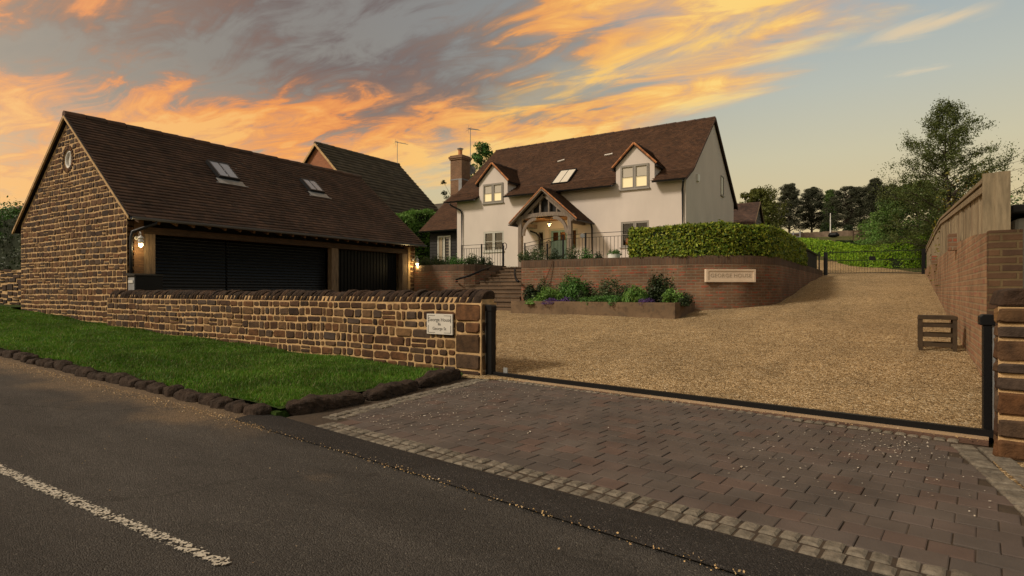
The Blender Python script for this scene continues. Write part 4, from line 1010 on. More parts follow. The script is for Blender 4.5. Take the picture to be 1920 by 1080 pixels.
# ------------------------------------------------------------------ stone garden wall along the verge
WX0, WX1, WY = -14.75, -4.46, 6.32
CT = .965
root = thing('garden_wall', ((WX0+WX1)/2, WY+.2, .1), 'low ironstone rubble wall with slanted coping between the verge and the garage court', 'stone wall')
mb = MB()
for i in range(20):
    a = WX0+(WX1-WX0)*i/20; b = WX0+(WX1-WX0)*(i+1)/20
    mb.box((a, WY, min(RZ(a), RZ(b))-.3), (b, WY+.36, CT))
mb.build('mortar', M['mortar'], root)
mb = MB(); qw = .42
rubble(mb, (0, WY, 0), (1, 0, 0), (0, -1, 0), -.10, CT-.005, lambda v: (WX0+.01, WX1-qw), (.085, .150), (.11, .34), gap=.021, depth=.013, seed=4, wob=.008, split=.15)
rr = random.Random(9); v = -.16
for h in (.23, .22, .27, .16, .24):
    if v+h > CT+.05: h = CT-v
    w = rr.uniform(.30, .42)
    w1 = qw if h > .2 else qw*.62
    add_stone(mb, np.array([0, WY, 0.]), np.array([1., 0, 0]), np.array([0, 0, 1.]), np.array([0, -1., 0]), WX1-w1/2-.005, v+h/2, w1-.03, h-.028, .02, rr)
    if w1 < qw: add_stone(mb, np.array([0, WY, 0.]), np.array([1., 0, 0]), np.array([0, 0, 1.]), np.array([0, -1., 0]), WX1-w1-(qw-w1)/2, v+h/2, qw-w1-.03, h-.03, .015, rr)
    add_stone(mb, np.array([WX1, 0, 0.]), np.array([0, 1., 0]), np.array([0, 0, 1.]), np.array([1., 0, 0]), WY+.18, v+h/2, .31, h-.03, .012, rr)
    v += h
mb.build('stonework', M['stone'], root)
mb = MB(); mb.box((WX0, WY+.04, CT), (WX1-.02, WY+.33, CT+.075)); mb.build('mortar_bed', M['mortar'], root)
mb = MB(); x = WX0+.03; rr = random.Random(12)
while x < WX1-.06:
    t = rr.uniform(.07, .125); t = min(t, WX1-.04-x); H = .175*rr.uniform(.84, 1.08); D = .17*rr.uniform(.9, 1.08); lean_ = .085*rr.uniform(.85, 1.2)
    if x > WX1-.22: t = .15; lean_ = .06
    prof = []
    for k in range(9):
        a = math.pi*k/8; prof.append((-D*math.copysign(abs(math.cos(a))**.75, math.cos(a)), max(0, math.sin(a))**.7*H))
    vs = []
    for e in range(4):
        u = e/3; sc = (1-.10*abs(2*u-1)**2)
        for (yy, z) in prof:
            xx = x+u*(t-.014)+lean_*((z/H)**.9 if z > 0 else 0)+rr.uniform(-.004, .004)
            vs.append((xx, WY+.185+yy*sc, CT+.002+z*sc*(1+rr.uniform(-.03, .03))))
    fs = []
    for e in range(3):
        for k in range(8): fs.append((e*9+k, e*9+k+1, (e+1)*9+k+1, (e+1)*9+k))
    fs += [tuple(range(9))[::-1], tuple(27+k for k in range(9))]
    mb.add(vs, fs); x += t
mb.build('coping', M['stone_dark'], root)
# plaque
root = thing('name_plaque', (-5.07, WY-.03, .7), 'small square pale plaque with printed name on the end of the stone wall', 'sign')
a_ = onY(801, 588, WY-.035); b_ = onY(849, 628, WY-.035)
zc = (a_[2]+b_[2])/2; xc = (a_[0]+b_[0])/2; hw_ = (b_[0]-a_[0])/2; hh_ = (a_[2]-b_[2])/2
root.location = (xc, WY-.035, zc)
mb = MB(); mb.box((xc-hw_, WY-.045, zc-hh_), (xc+hw_, WY-.022, zc+hh_)); mb.build('plate', M['plaque'], root, bevel=.002)
mb = MB()
for (u0, u1, z0, z1) in ((-.88, -.35, .82, .855), (.35, .88, .82, .855), (-.88, -.35, -.855, -.82), (.35, .88, -.855, -.82), (-.895, -.865, .12, .855), (-.895, -.865, -.855, -.12), (.865, .895, .12, .855), (.865, .895, -.855, -.12)):
    mb.box((xc+u0*hw_, WY-.0475, zc+z0*hh_), (xc+u1*hw_, WY-.045, zc+z1*hh_))
mb.build('border', M['ink'], root)
for s_, sz, dz in (("George House", .068, .42), ("8a", .055, .0), ("George St", .058, -.45)):
    text_part(s_, sz, (xc, WY-.046, zc+dz*hh_), (R(90), 0, 0), M['ink'], root, extr=.0012)

# right-hand gate pillar
root = thing('stone_pillar', (.9, 5.4, 0), 'ironstone gate pillar at the right edge beside the gate post', 'pillar')
PX0, PY0 = .655, 5.10
Uf = np.array([1.0, 0, 0]); Us = np.array([.14, .99, 0]); Us = Us/np.linalg.norm(Us)
mb = MB(); pc0 = np.array([PX0+.012, PY0+.01, 0])
e1 = pc0+Uf*1.6; e2 = e1+Us*.75; e3 = pc0+Us*.95
mb.add([(*(p[:2]), -.3) for p in (pc0, e1, e2, e3)]+[(*(p[:2]), 1.02) for p in (pc0, e1, e2, e3)], [(0, 3, 2, 1), (4, 5, 6, 7), (0, 1, 5, 4), (1, 2, 6, 5), (2, 3, 7, 6), (3, 0, 4, 7)])
mb.build('mortar', M['mortar'], root)
mb = MB()
for (U_, Nn_, L_, sd) in ((Uf, np.array([0, -1.0, 0]), 1.55, 3), (Us, np.array([-Us[1], Us[0], 0]), .9, 8)):
    rr = random.Random(sd); v = .0
    for h in (.14, .15, .17, .11, .09, .15, .10, .125):
        u = -.014
        while u < L_-.1:
            w = rr.uniform(.20, .38); add_stone(mb, pc0, U_, np.array([0, 0, 1.0]), Nn_, u+w/2, v+h/2-.01, w-.022, h-.022, .02, rr, rr.uniform(-.03, .03)); u += w
        v += h
mb.build('stonework', M['stone'], root)
mb = MB(); rr = random.Random(4)
for i in range(9):
    kerb = None; x = PX0+.02+i*.17
    mb.prism([(x, 1.025), (x+.155, 1.025), (x+.165, 1.10+rr.uniform(-.01, .02)), (x+.12, 1.15), (x+.03, 1.13)], 'Y', PY0+.0, PY0+.5)
mb.build('coping', M['stone_dark'], root, bevel=.015)

# sliding gate posts and rail
def gate_post(p, label, sx, w, cw):
    root = thing('gate_post', (p[0], p[1], 0), label, 'gate post', 'black gate posts at the driveway entrance')
    X, Y = p[0], p[1]
    mb = MB(); mb.box((X-w, Y-.04, 0), (X+w, Y+.06, .87)); mb.build('post', M['black'], root, bevel=.004)
    mb = MB(); mb.prism([(X-cw, .86), (X+cw, .86), (X+cw, .925), (X+cw-.02, .945), (X-cw+.02, .945), (X-cw, .925)], 'Y', Y-.05, Y+.07); mb.build('cap', M['black'], root, bevel=.006)
    mb = MB(); mb.box((X+sx*(w+.002), Y-.03, .01), (X+sx*(w+.022), Y+.02, .86)); mb.build('steel_strip', M['greymetal'], root)
    mb = MB(); mb.box((X+sx*(w+.023), Y-.03, .40), (X+sx*(w+.06), Y+.03, .48)); mb.build('bracket', M['black'], root)
    return root
gate_post((GL[0]+.075, GL[1]-.02), 'black steel gate post beside the plaque end of the stone wall', -1, .045, .055)
gate_post((GR[0]-.0, GR[1]+.1), 'black steel gate post against the stone pillar', 1, .026, .05)
root = thing('gate_rail', ((GL[0]+GR[0])/2, (GL[1]+GR[1])/2, 0), 'long black steel rail lying across the driveway entrance', 'gate rail')
mb = MB(); a = GL+gn*.0; b = GR+gn*.0+gd*.05; mb.bar((a[0], a[1], .03), (b[0], b[1], .03), .05, .055); mb.build('rail', M['black'], root)
mb = MB(); q = GL+gd*.30+gn*.05; mb.box((q[0]-.03, q[1]-.02, .03), (q[0]+.03, q[1]+.0, .12)); mb.build('end_plate', M['greymetal'], root)

# ------------------------------------------------------------------ garage
GX, GY0, GY1, GE = -14.25, 6.5, 16.05, 3.02
RX, RZt = -17.2, 5.52
root = thing('garage', (GX-2.9, (GY0+GY1)/2, .4), 'long ironstone garage with brown tiled roof and black doors', 'garage')
garage = root
BX = 2*RX-GX; sl_ = (RZt-GE)/(GX-RX)        # slope
zr = lambda x: RZt-sl_*abs(x-RX)
wallp = [(BX, 0.0), (GX, 0.0), (GX, GE-.10), (RX, RZt-.12), (BX, GE-.10)]
# gable with a round opening: build as ring polygon fan
wc = (-17.22, 4.42); wr = .225
mb = MB(); nseg = 48; ring = []; outer = []
def clip_ray(c, a, poly):
    best = 99; dx, dz = math.cos(a), math.sin(a)
    for i in range(len(poly)):
        p, q = poly[i], poly[(i+1) % len(poly)]; ex_, ez_ = q[0]-p[0], q[1]-p[1]; den = dx*ez_-dz*ex_
        if abs(den) < 1e-9: continue
        t = ((p[0]-c[0])*ez_-(p[1]-c[1])*ex_)/den; s = ((p[0]-c[0])*dz-(p[1]-c[1])*dx)/den
        if t > 0 and -1e-6 <= s <= 1+1e-6: best = min(best, t)
    return (c[0]+dx*best, c[1]+dz*best)
angs = sorted([2*math.pi*i/nseg for i in range(nseg)]+[math.atan2(p[1]-wc[1], p[0]-wc[0]) % (2*math.pi) for p in wallp])
vs = []
for a in angs:
    p = clip_ray(wc, a, wallp); q = (wc[0]+wr*math.cos(a), wc[1]+wr*math.sin(a)); vs += [(q[0], GY0, q[1]), (p[0], GY0, p[1]), (q[0], GY0+.35, q[1]), (p[0], GY0+.35, p[1])]
m_ = len(angs); fs = []
for i in range(m_):
    k = (i+1) % m_; fs += [(i*4, i*4+1, k*4+1, k*4), (i*4+2, k*4+2, k*4+3, i*4+3), (i*4, k*4, k*4+2, i*4+2)]
mb.add(vs, fs)
mb.box((BX, GY0+.35, 0), (BX+.35, GY1, GE-.1))          # rear wall
mb.prism([(BX+.35, 0), (GX, 0), (GX, GE-.10), (RX, RZt-.12), (BX+.35, GE-.1)], 'Y', GY1-.35, GY1)
mb.build('wall', M['mortar'], root)
mb = MB()
def span(v):
    t = 1.0
    if v > GE-.12: hw = (RZt-.10-v)/sl_; return (RX-hw+.03, RX+hw-.03)
    return (BX+.005, GX-.005)
rubble(mb, (0, GY0, 0), (1, 0, 0), (0, -1, 0), .25, RZt-.2, span, (.115, .155), (.16, .34), gap=.025, depth=.013, split=.12, seed=8, hole=lambda u, v, w, h: math.hypot(max(0, abs(u-wc[0])-w/2), max(0, abs(v-wc[1])-h/2)) < wr+.095, wob=.007)
rr = random.Random(3)
for i in range(22):
    a = 2*math.pi*i/22; cx_ = wc[0]+(wr+.062)*math.cos(a); cz_ = wc[1]+(wr+.062)*math.sin(a)
    add_stone(mb, np.array([0, GY0, 0.]), np.array([1., 0, 0]), np.array([0, 0, 1.]), np.array([0, -1., 0]), cx_, cz_, .12, .068, .02, rr, a)
# corner quoins returning on the front
v = .25
while v < GE-.3:
    h = rr.uniform(.10, .17); add_stone(mb, np.array([GX, 0, 0.]), np.array([0, 1., 0]), np.array([0, 0, 1.]), np.array([1., 0, 0]), GY0+.07, v+h/2, .13, h-.025, .015, rr); v += h
v = .3
while v < GE-.3:
    h = rr.uniform(.10, .17); add_stone(mb, np.array([GX, 0, 0.]), np.array([0, 1., 0]), np.array([0, 0, 1.]), np.array([1., 0, 0]), GY1-.13, v+h/2, .22, h-.03, .02, rr); v += h
mb.build('stonework', M['stone'], root)
mb = MB(); mb.box((GX-.4, GY0+.0+.15, 0), (GX-.001, GY0+.352, GE-.12)); mb.build('pier', M['oakbeam'], root)
# round window
wroot = MB(); n = 32; vs = []
for i in range(n):
    a = 2*math.pi*i/n
    for (rr_, y) in ((wr, GY0+.02), (wr, GY0+.12), (wr-.045, GY0+.12), (wr-.045, GY0+.02)): vs.append((wc[0]+rr_*math.cos(a), y, wc[1]+rr_*math.sin(a)))
fs = []
for i in range(n):
    k = (i+1) % n
    for j in range(4): j2 = (j+1) % 4; fs.append((i*4+j, i*4+j2, k*4+j2, k*4+j))
wroot.add(vs, fs); rw = wroot.build('round_window', M['white'], root)
mb = MB(); mb.prism([(wc[0]+(wr-.05)*math.cos(2*math.pi*i/n), wc[1]+(wr-.05)*math.sin(2*math.pi*i/n)) for i in range(n)], 'Y', GY0+.07, GY0+.085); mb.build('pane', M['plaque'], rw)  # opaque pale pane, sky reflection put into its colour
mb = MB(); mb.box((wc[0]-.012, GY0+.045, wc[1]-wr+.05), (wc[0]+.012, GY0+.068, wc[1]+wr-.05)); mb.build('glazing_bar', M['white'], rw)
# roof
EXo, EZo = GX+.30, GE-.30*sl_+.02
Y0r, Y1r = GY0-.10, GY1+.18
mb = MB()
th = .06
mb.prism([(EXo, EZo), (RX, RZt), (2*RX-EXo, EZo), (2*RX-EXo, EZo-th), (RX, RZt-th*1.4), (EXo, EZo-th)], 'Y', Y0r, Y1r); mb.build('roof', M['deck'], root)
roofp = garage.children[-1]
ey = np.array([RX-EXo, 0, RZt-EZo]); Ls = np.linalg.norm(ey); ey /= Ls
roof_tiles('roof_tiles', (EXo+.04, Y0r, EZo-.035), (0, 1, 0), ey, Y1r-Y0r, Ls+.04, M['tile'], root, seed=2, g=.135, lift=.038)
eyb = np.array([EXo-RX, 0, RZt-EZo])/Ls
mb = MB(); mb.prism([(2*RX-EXo, EZo+.012), (RX, RZt+.012), (RX, RZt+.03), (2*RX-EXo, EZo+.03)], 'Y', Y0r, Y1r); mb.build('rear_tiles', M['tile'], root)
ridge_row('ridge_tiles', (RX, Y0r, RZt+.0), (RX, Y1r, RZt+.0), .095, M['ridge'], root, .45)
for sgn in (1, -1):
    ex_ = RX+sgn*(EXo-RX)
    mb = MB(); mb.prism([(ex_, EZo-.03), (RX, RZt-.03), (RX, RZt-.09), (ex_, EZo-.09)], 'Y', Y0r-.012, Y0r+.03); mb.build('verge', M['mortar'], root)
    mb = MB(); mb.prism([(ex_, EZo+.0), (RX, RZt+.0), (RX, RZt-.10), (ex_, EZo-.10)], 'Y', Y1r-.03, Y1r+.012); mb.build('verge', M['mortar'], root)
for i in range(24):
    y = GY0+.15+i*(GY1-GY0-.3)/23; mb = MB(); mb.bar((EXo-.02, y, EZo-.10), (GX-.3, y, EZo-.10+.28*sl_*.9), .05, .10)
    mb.build('rafter_foot', M['oakbeam'], root)
mb = MB(); mb.box((GX-.20, GY0+.36, GE-.58), (GX-.02, GY1-.05, GE-.42)); mb.build('beam', M['oakshade'], root, bevel=.01)
mb = MB(); mb.box((GX-.24, GY0+.36, GE-.42), (GX-.22, GY1-.05, GE-.02)); mb.build('fascia', M['blackclad'], root)
for (ya, yb) in ((GY0+.12+.30, GY0+.12+.58), (12.28, 12.55), (15.42, 15.68)):
    mb = MB(); mb.box((GX-.20, ya if ya > 8 else GY0+.36, .3), (GX-.015, yb if ya > 8 else GY0+.36+.26, GE-.58)); mb.build('post', M['oakwarm'], root, bevel=.01)
# shutters
def shutter(y0, y1, nm, vertical=False):
    mb = MB(); z0, z1 = .35, GE-.58
    mb.box((GX-.34, y0, z0), (GX-.30, y1, z1))
    o = mb.build(nm, M['doorblack'], root)
    mb = MB()
    if vertical:
        n = int((y1-y0)/.14)
        o.data.materials[0] = M['doorboard']
        for i in range(n):
            a = y0+(y1-y0)*i/n; b = y0+(y1-y0)*(i+1)/n; mb.prism([(GX-.298, a+.006), (GX-.27, a+.02), (GX-.27, b-.02), (GX-.298, b-.006)], 'Z', z0, z1)
    else:
        z = z0
        while z < z1-.05:
            mb.prism([(GX-.298, z+.006), (GX-.255, z+.02), (GX-.285, z+.072), (GX-.298, z+.074)], 'Y', y0+.01, y1-.01); z += .078
    mb.build('slats', M['doorboard' if vertical else 'doorblack'], o)
    return o
shutter(GY0+.64, 9.0, 'garage_door'); shutter(9.03, 12.26, 'garage_door'); shutter(12.57, 15.40, 'garage_door', True)
# gutter and downpipe
def gutter(name, p, q, parent, r_=.055, mat='gutter'):
    p = np.array(p, float); q = np.array(q, float); d = (q-p)/np.linalg.norm(q-p); s = np.cross(d, [0, 0, 1]); mb = MB(); vs = []; n = 9
    for e in (p, q):
        for rad in (r_, r_-.006):
            for i in range(n): a = math.pi+math.pi*i/(n-1); vs.append(e+s*math.cos(a)*rad+np.array([0, 0, 1])*math.sin(a)*rad)
    fs = []
    for i in range(n-1): fs += [(i, i+1, 2*n+i+1, 2*n+i), (n+i, 3*n+i, 3*n+i+1, n+i+1), (i, n+i, n+i+1, i+1), (2*n+i, 2*n+i+1, 3*n+i+1, 3*n+i)]
    fs += [(0, 2*n, 3*n, n), (n-1, 2*n-1, 4*n-1, 3*n-1)]
    mb.add(vs, fs); return mb.build(name, M[mat], parent, uv=False)
gutter('gutter', (EXo+.07, Y0r+.02, EZo-.03), (EXo+.07, Y1r, EZo-.03), root, .062, 'guttergrey')
mb = MB(); mb.tube([(EXo+.05, GY0+.45, EZo-.09), (EXo+.05, GY0+.44, EZo-.14), (GX+.07, GY0+.08, EZo-.34), (GX+.06, GY0+.06, EZo-.45), (GX+.06, GY0+.06, .3)], .036, 8); mb.build('downpipe', M['gutter'], root, smooth=True)
# rooflights
def rooflight(parent, corners_px, p0, nrm, up, glassm, flash=True, w=None):
    # centre from the four sighted corners on the roof plane
    cs = [hit(x, y, p0, nrm) for x, y in corners_px]; c = sum(cs)/4; nrm = np.array(nrm, float); nrm /= np.linalg.norm(nrm); up = np.array(up, float); up /= np.linalg.norm(up); sx = np.cross(up, nrm)
    hw = max(abs((q-c)@sx) for q in cs)*.92; hl = max(abs((q-c)@up) for q in cs)*.92
    Q = lambda u, v, o: tuple(c+sx*u+up*v+nrm*o)
    def pb(mb, u0, u1, v0, v1, o0, o1):
        mb.add([Q(u0, v0, o0), Q(u1, v0, o0), Q(u1, v1, o0), Q(u0, v1, o0), Q(u0, v0, o1), Q(u1, v0, o1), Q(u1, v1, o1), Q(u0, v1, o1)], [(0, 3, 2, 1), (4, 5, 6, 7), (0, 1, 5, 4), (1, 2, 6, 5), (2, 3, 7, 6), (3, 0, 4, 7)])
    mb = MB(); f = .045
    for a in ((-hw, hw, hl-f, hl), (-hw, hw, -hl, -hl+f), (-hw, -hw+f, -hl+f, hl-f), (hw-f, hw, -hl+f, hl-f)): pb(mb, *a, .0, .11)
    o = mb.build('rooflight', M['gutter'], parent)
    mb = MB(); pb(mb, -hw+f, -.012, -hl+f, hl-f, .02, .095); pb(mb, .012, hw-f, -hl+f, hl-f, .02, .095); mb.build('pane', glassm, o)
    mb = MB(); pb(mb, -.010, .010, -hl+f, hl-f, .02, .108); mb.build('glazing_bar', M['gutter'], o)
    if flash: mb = MB(); pb(mb, -hw-.08, hw+.08, -hl-.22, -hl-.005, .024, .032); pb(mb, -hw-.16, hw+.16, -hl-.25, -hl-.222, .022, .034); mb.build('flashing', M['lead'], o)
    return o
nr = np.cross([0, 1, 0], ey); nr = nr if nr[2] > 0 else -nr
pr0 = np.array([EXo, Y0r, EZo+.03])
rooflight(root, [(388, 307), (425, 311), (446, 340), (408, 336)], pr0, nr, ey, M['roofglass'])
rooflight(root, [(559, 337), (586, 342), (609, 366), (582, 361)], pr0, nr, ey, M['roofglass'])

def wall_lamp(p, label, power):
    root = thing('wall_lamp', p, label, 'wall lamp', 'lit swan neck lamps on the garage front')
    x, y, z = p
    mb = MB(); mb.tube([(x, y, z+.16), (x+.03, y, z+.16)], .045, 12); mb.build('wall_plate', M['lampwhite'], root)
    mb = MB(); mb.tube([(x+.03, y, z+.16), (x+.10, y, z+.17), (x+.14, y, z+.24), (x+.18, y, z+.29), (x+.22, y, z+.26), (x+.22, y, z+.20)], .010, 8); mb.build('neck', M['lampwhite'], root, smooth=True)
    mb = MB(); mb.lathe((x+.22, y, z), [(.012, .21), (.02, .20), (.065, .15), (.068, .14), (.03, .135), (.04, .12), (.055, .10), (.055, .02), (.05, .02), (.05, .1)], 16); mb.build('shade', M['lampwhite'], root, smooth=True)
    mb = MB(); mb.lathe((x+.22, y, z), [(.005, -.055), (.032, -.04), (.045, -.01), (.04, .018)], 14); mb.build('bulb', M['bulb'], root, smooth=True)
    lamp_light('lamp_glow', (x+.225, y, z-.10), power, (1.0, .72, .32))
wall_lamp((GX-.0, onX(264, 458, GX+.22)[1], 2.16), 'lit white lamp on the left garage post above the parcel box', 7)
wall_lamp((GX+.0, GY1-.12, 2.08), 'lit white lamp on the right stone pier of the garage', 14)
# parcel box
root = thing('parcel_box', (GX+.2, GY0+.25, .4), 'black parcel box with pale front flap under the left garage lamp', 'post box')
bx0, bx1, by0, by1 = GX+.10, GX+.42, GY0-.02, GY0+.56
mb = MB(); mb.box((bx0, by0, .95), (bx1, by1, 1.46)); mb.build('body', M['black'], root, bevel=.01)
mb = MB(); mb.prism([(bx0-.02, 1.46), (bx1+.02, 1.46), (bx1+.02, 1.49), (bx0-.02, 1.52)], 'Y', by0-.03, by1+.02); mb.build('lid', M['gutter'], root)
mb = MB(); mb.box((bx0+.03, by0-.012, 1.0), (bx1-.03, by0-.002, 1.42)); mb.build('door', M['lead'], root)
mb = MB(); mb.box((bx0+.06, by0-.03, 1.30), (bx1-.06, by0-.013, 1.36)); mb.build('handle', M['lampwhite'], root)
mb = MB(); mb.box((bx0+.1, by0+.2, .3), (bx1-.1, by0+.35, .95)); mb.build('stand', M['black'], root)

# ------------------------------------------------------------------ white house
HX0, HX1, HY, HYB = -18.6, -6.8, 24.2, 33.4
EAV = 5.84; RY, RRZ = 28.8, 9.36
KYb, KZb = 24.95, 6.28
root = thing('house', ((HX0+HX1)/2, (HY+HYB)/2, TZ), 'white rendered cottage with brown tiled roof and two gabled dormers', 'house')
house = root
def wall_open(mb, x0, x1, z0, z1, y0, y1, ops):
    xs = sorted({x0, x1}|{o[0] for o in ops}|{o[1] for o in ops}); zs = sorted({z0, z1}|{o[2] for o in ops}|{o[3] for o in ops})
    for i in range(len(xs)-1):
        for j in range(len(zs)-1):
            cx_, cz_ = (xs[i]+xs[i+1])/2, (zs[j]+zs[j+1])/2
            if any(o[0] < cx_ < o[1] and o[2] < cz_ < o[3] for o in ops): continue
            mb.box((xs[i], y0, zs[j]), (xs[i+1], y1, zs[j+1]))
WA = (-16.92, -15.72, 3.08, 4.08)    # lower left window
WB = (-9.62, -8.36, 3.02, 4.12)      # lower right window
DO = (-13.22, -12.22, 1.97, 4.02)    # door
SL1 = (-13.86, -13.42, 3.0, 3.98); SL2 = (-12.06, -11.70, 3.0, 3.98)
mb = MB(); ops = [WA, WB, DO, SL1, SL2]
mb2 = MB()
wall_open(mb, HX0, HX1-.3, 1.7, EAV, HY, HY+.3, ops)
mb.prism([(HY, 1.7), (HYB, 1.7), (HYB, EAV), (RY, RRZ-.06), (24.98, 6.25), (HY, EAV)], 'X', HX1-.3, HX1)
mb.box((HX0, HYB-.3, 1.7), (HX1-.3, HYB, EAV)); mb.prism([(HY+.3, 1.7), (HYB-.3, 1.7), (HYB-.3, EAV), (RY, RRZ-.1), (25.0, 6.22), (HY+.3, EAV)], 'X', HX0, HX0+.3)
# merge seams
o = mb.build('wall', M['render'], root)
# floor and rooms (dim interior)
mb = MB(); mb.box((HX0+.31, 27.2, 1.97), (HX1-.31, 27.25, 4.9)); mb.box((HX0+.31, HY+.31, 1.9), (HX1-.31, 27.19, 1.96)); mb.box((HX0+.31, HY+.31, 4.5), (HX1-.31, 27.19, 4.55)); mb.build('interior', M['curtain'], root)
M['clear'] = None
def mk_clear():
    m, nt, b = newmat('clear_glass'); nt.nodes.remove(b)
    fr = nd(nt, 'ShaderNodeFresnel', {0: 1.5}); t = nd(nt, 'ShaderNodeBsdfTransparent', {0: (.75, .73, .68, 1)}); g = nd(nt, 'ShaderNodeBsdfGlossy', {0: (1, 1, 1, 1), 1: .02})
    mx = nd(nt, 'ShaderNodeMixShader', {0: mth(nt, 'MULTIPLY', fr.outputs[0], 1.0, clamp=True), 1: t.outputs[0], 2: g.outputs[0]}); nt.links.new(mx.outputs[0], nt.nodes['Material Output'].inputs[0])
    return m
M['clear'] = mk_clear()
def window(parent, op, Y, fm='frame', glass='clear', bar=True, blind=False, recess=.06, label=None, sill=True, sashes=2):
    x0, x1, z0, z1 = op; f = .05; yf = Y+recess-.05; yb = Y+recess+.02
    mb = MB()
    for a in ((x0, x1, z1-f, z1), (x0, x1, z0, z0+f), (x0, x0+f, z0+f, z1-f), (x1-f, x1, z0+f, z1-f)): mb.box((a[0], yf, a[2]), (a[1], yb+.03, a[3]))
    xm = (x0+x1)/2
    if sashes == 2: mb.box((xm-.035, yf, z0+f), (xm+.035, yb+.03, z1-f))
    w = mb.build('window', M[fm], parent)
    if label: w['label'] = label
    segs = [(x0+f, xm-.035), (xm+.035, x1-f)] if sashes == 2 else [(x0+f, x1-f)]
    for (a, b) in segs:
        s = .035; mb = MB(); zb_, zt__ = z0+f, z1-f
        for q in ((a, b, zt__-s, zt__), (a, b, zb_, zb_+s), (a, a+s, zb_+s, zt__-s), (b-s, b, zb_+s, zt__-s)): mb.box((q[0], yf-.012, q[2]), (q[1], yb, q[3]))
        if bar: mb.box((a+s, yf+.0, (z0+z1)/2-.012), (b-s, yb-.0, (z0+z1)/2+.012))
        mb.build('sash', M[fm], w)
        mb = MB(); mb.box((a+s, yb-.025, zb_+s), (b-s, yb-.015, zt__-s)); mb.build('pane', M[glass], w)
        if blind:
            mb = MB(); mb.box((a+s+.003, yb-.034, (z0+z1)/2+.02), (b-s-.003, yb-.027, zt__-s-.003)); mb.build('blind', M['blind'], w)
    if sill: mb = MB(); mb.box((x0-.05, Y-.05, z0-.05), (x1+.05, Y+recess+.02, z0-.002)); mb.build('sill', M[fm], w)
    return w
w_ = window(root, WA, HY, 'framelt'); 
mb = MB(); mb.box((WA[0]+.05, HY+.34, WA[2]), (WA[0]+.42, HY+.37, WA[3])); mb.build('curtain', M['curtain'], w_)
mb = MB(); mb.box((-16.2, HY+1.6, 3.92), (-15.4, HY+1.62, 3.99)); mb.box((-16.0, HY+1.4, 3.42), (-15.2, HY+1.42, 3.46)); mb.build('lit_shelf', M['warmlight'], w_)
w_ = window(root, WB, HY, 'frame')
mb = MB(); mb.box((WB[0]-.2, HY+1.1, 3.0), (WB[1]-.5, HY+1.12, 3.50)); mb.build('glow_chair', M['interior'], w_)  # chair emits by itself, room light put into its material
# door
mb = MB(); x0, x1, z0, z1 = DO
for q in ((x0, x0+.08, z0, z1-.08), (x1-.08, x1, z0, z1-.08), (x0, x1, z1-.08, z1)): mb.box((q[0], HY+.08, q[2]), (q[1], HY+.2, q[3]))
door = mb.build('door', M['framelt'], root)
mb = MB(); mb.box((x0+.08, HY+.13, z0), (x1-.08, HY+.17, 3.47)); mb.box((x0+.08, HY+.13, 3.86), (x1-.08, HY+.17, z1-.08))
for q in ((x0+.08, x0+.17), ((x0+x1)/2-.05, (x0+x1)/2+.05), (x1-.17, x1-.08)): mb.box((q[0], HY+.13, 3.47), (q[1], HY+.17, 3.86))
for i in range(1, 6): mb.box((x0+.08+i*.14-.004, HY+.122, z0+.1), (x0+.08+i*.14+.004, HY+.13, 3.40))
mb.build('leaf', M['doorblue'], door)
for a, b in ((x0+.17, (x0+x1)/2-.05), ((x0+x1)/2+.05, x1-.17)): mb = MB(); mb.box((a, HY+.145, 3.47), (b, HY+.155, 3.86)); mb.build('pane', M['clear'], door)
mb = MB(); mb.tube([(x1-.3, HY+.125, 3.22), (x1-.3, HY+.07, 3.22), (x1-.3, HY+.07, 3.10), (x1-.3, HY+.125, 3.08)], .012, 6); mb.build('handle', M['black'], door)
window(root, SL1, HY, 'framelt', bar=False, sashes=1); window(root, SL2, HY, 'framelt', bar=False, sashes=1)
mb = MB(); mb.box((-13.95, HY+1.0, 2.9), (-11.6, HY+1.02, 4.1)); o = mb.build('hall_wall', M['soffit'], root)
lamp_light('hall_glow', (-12.8, HY+.7, 3.9), 4, (1, .6, .25), .1)
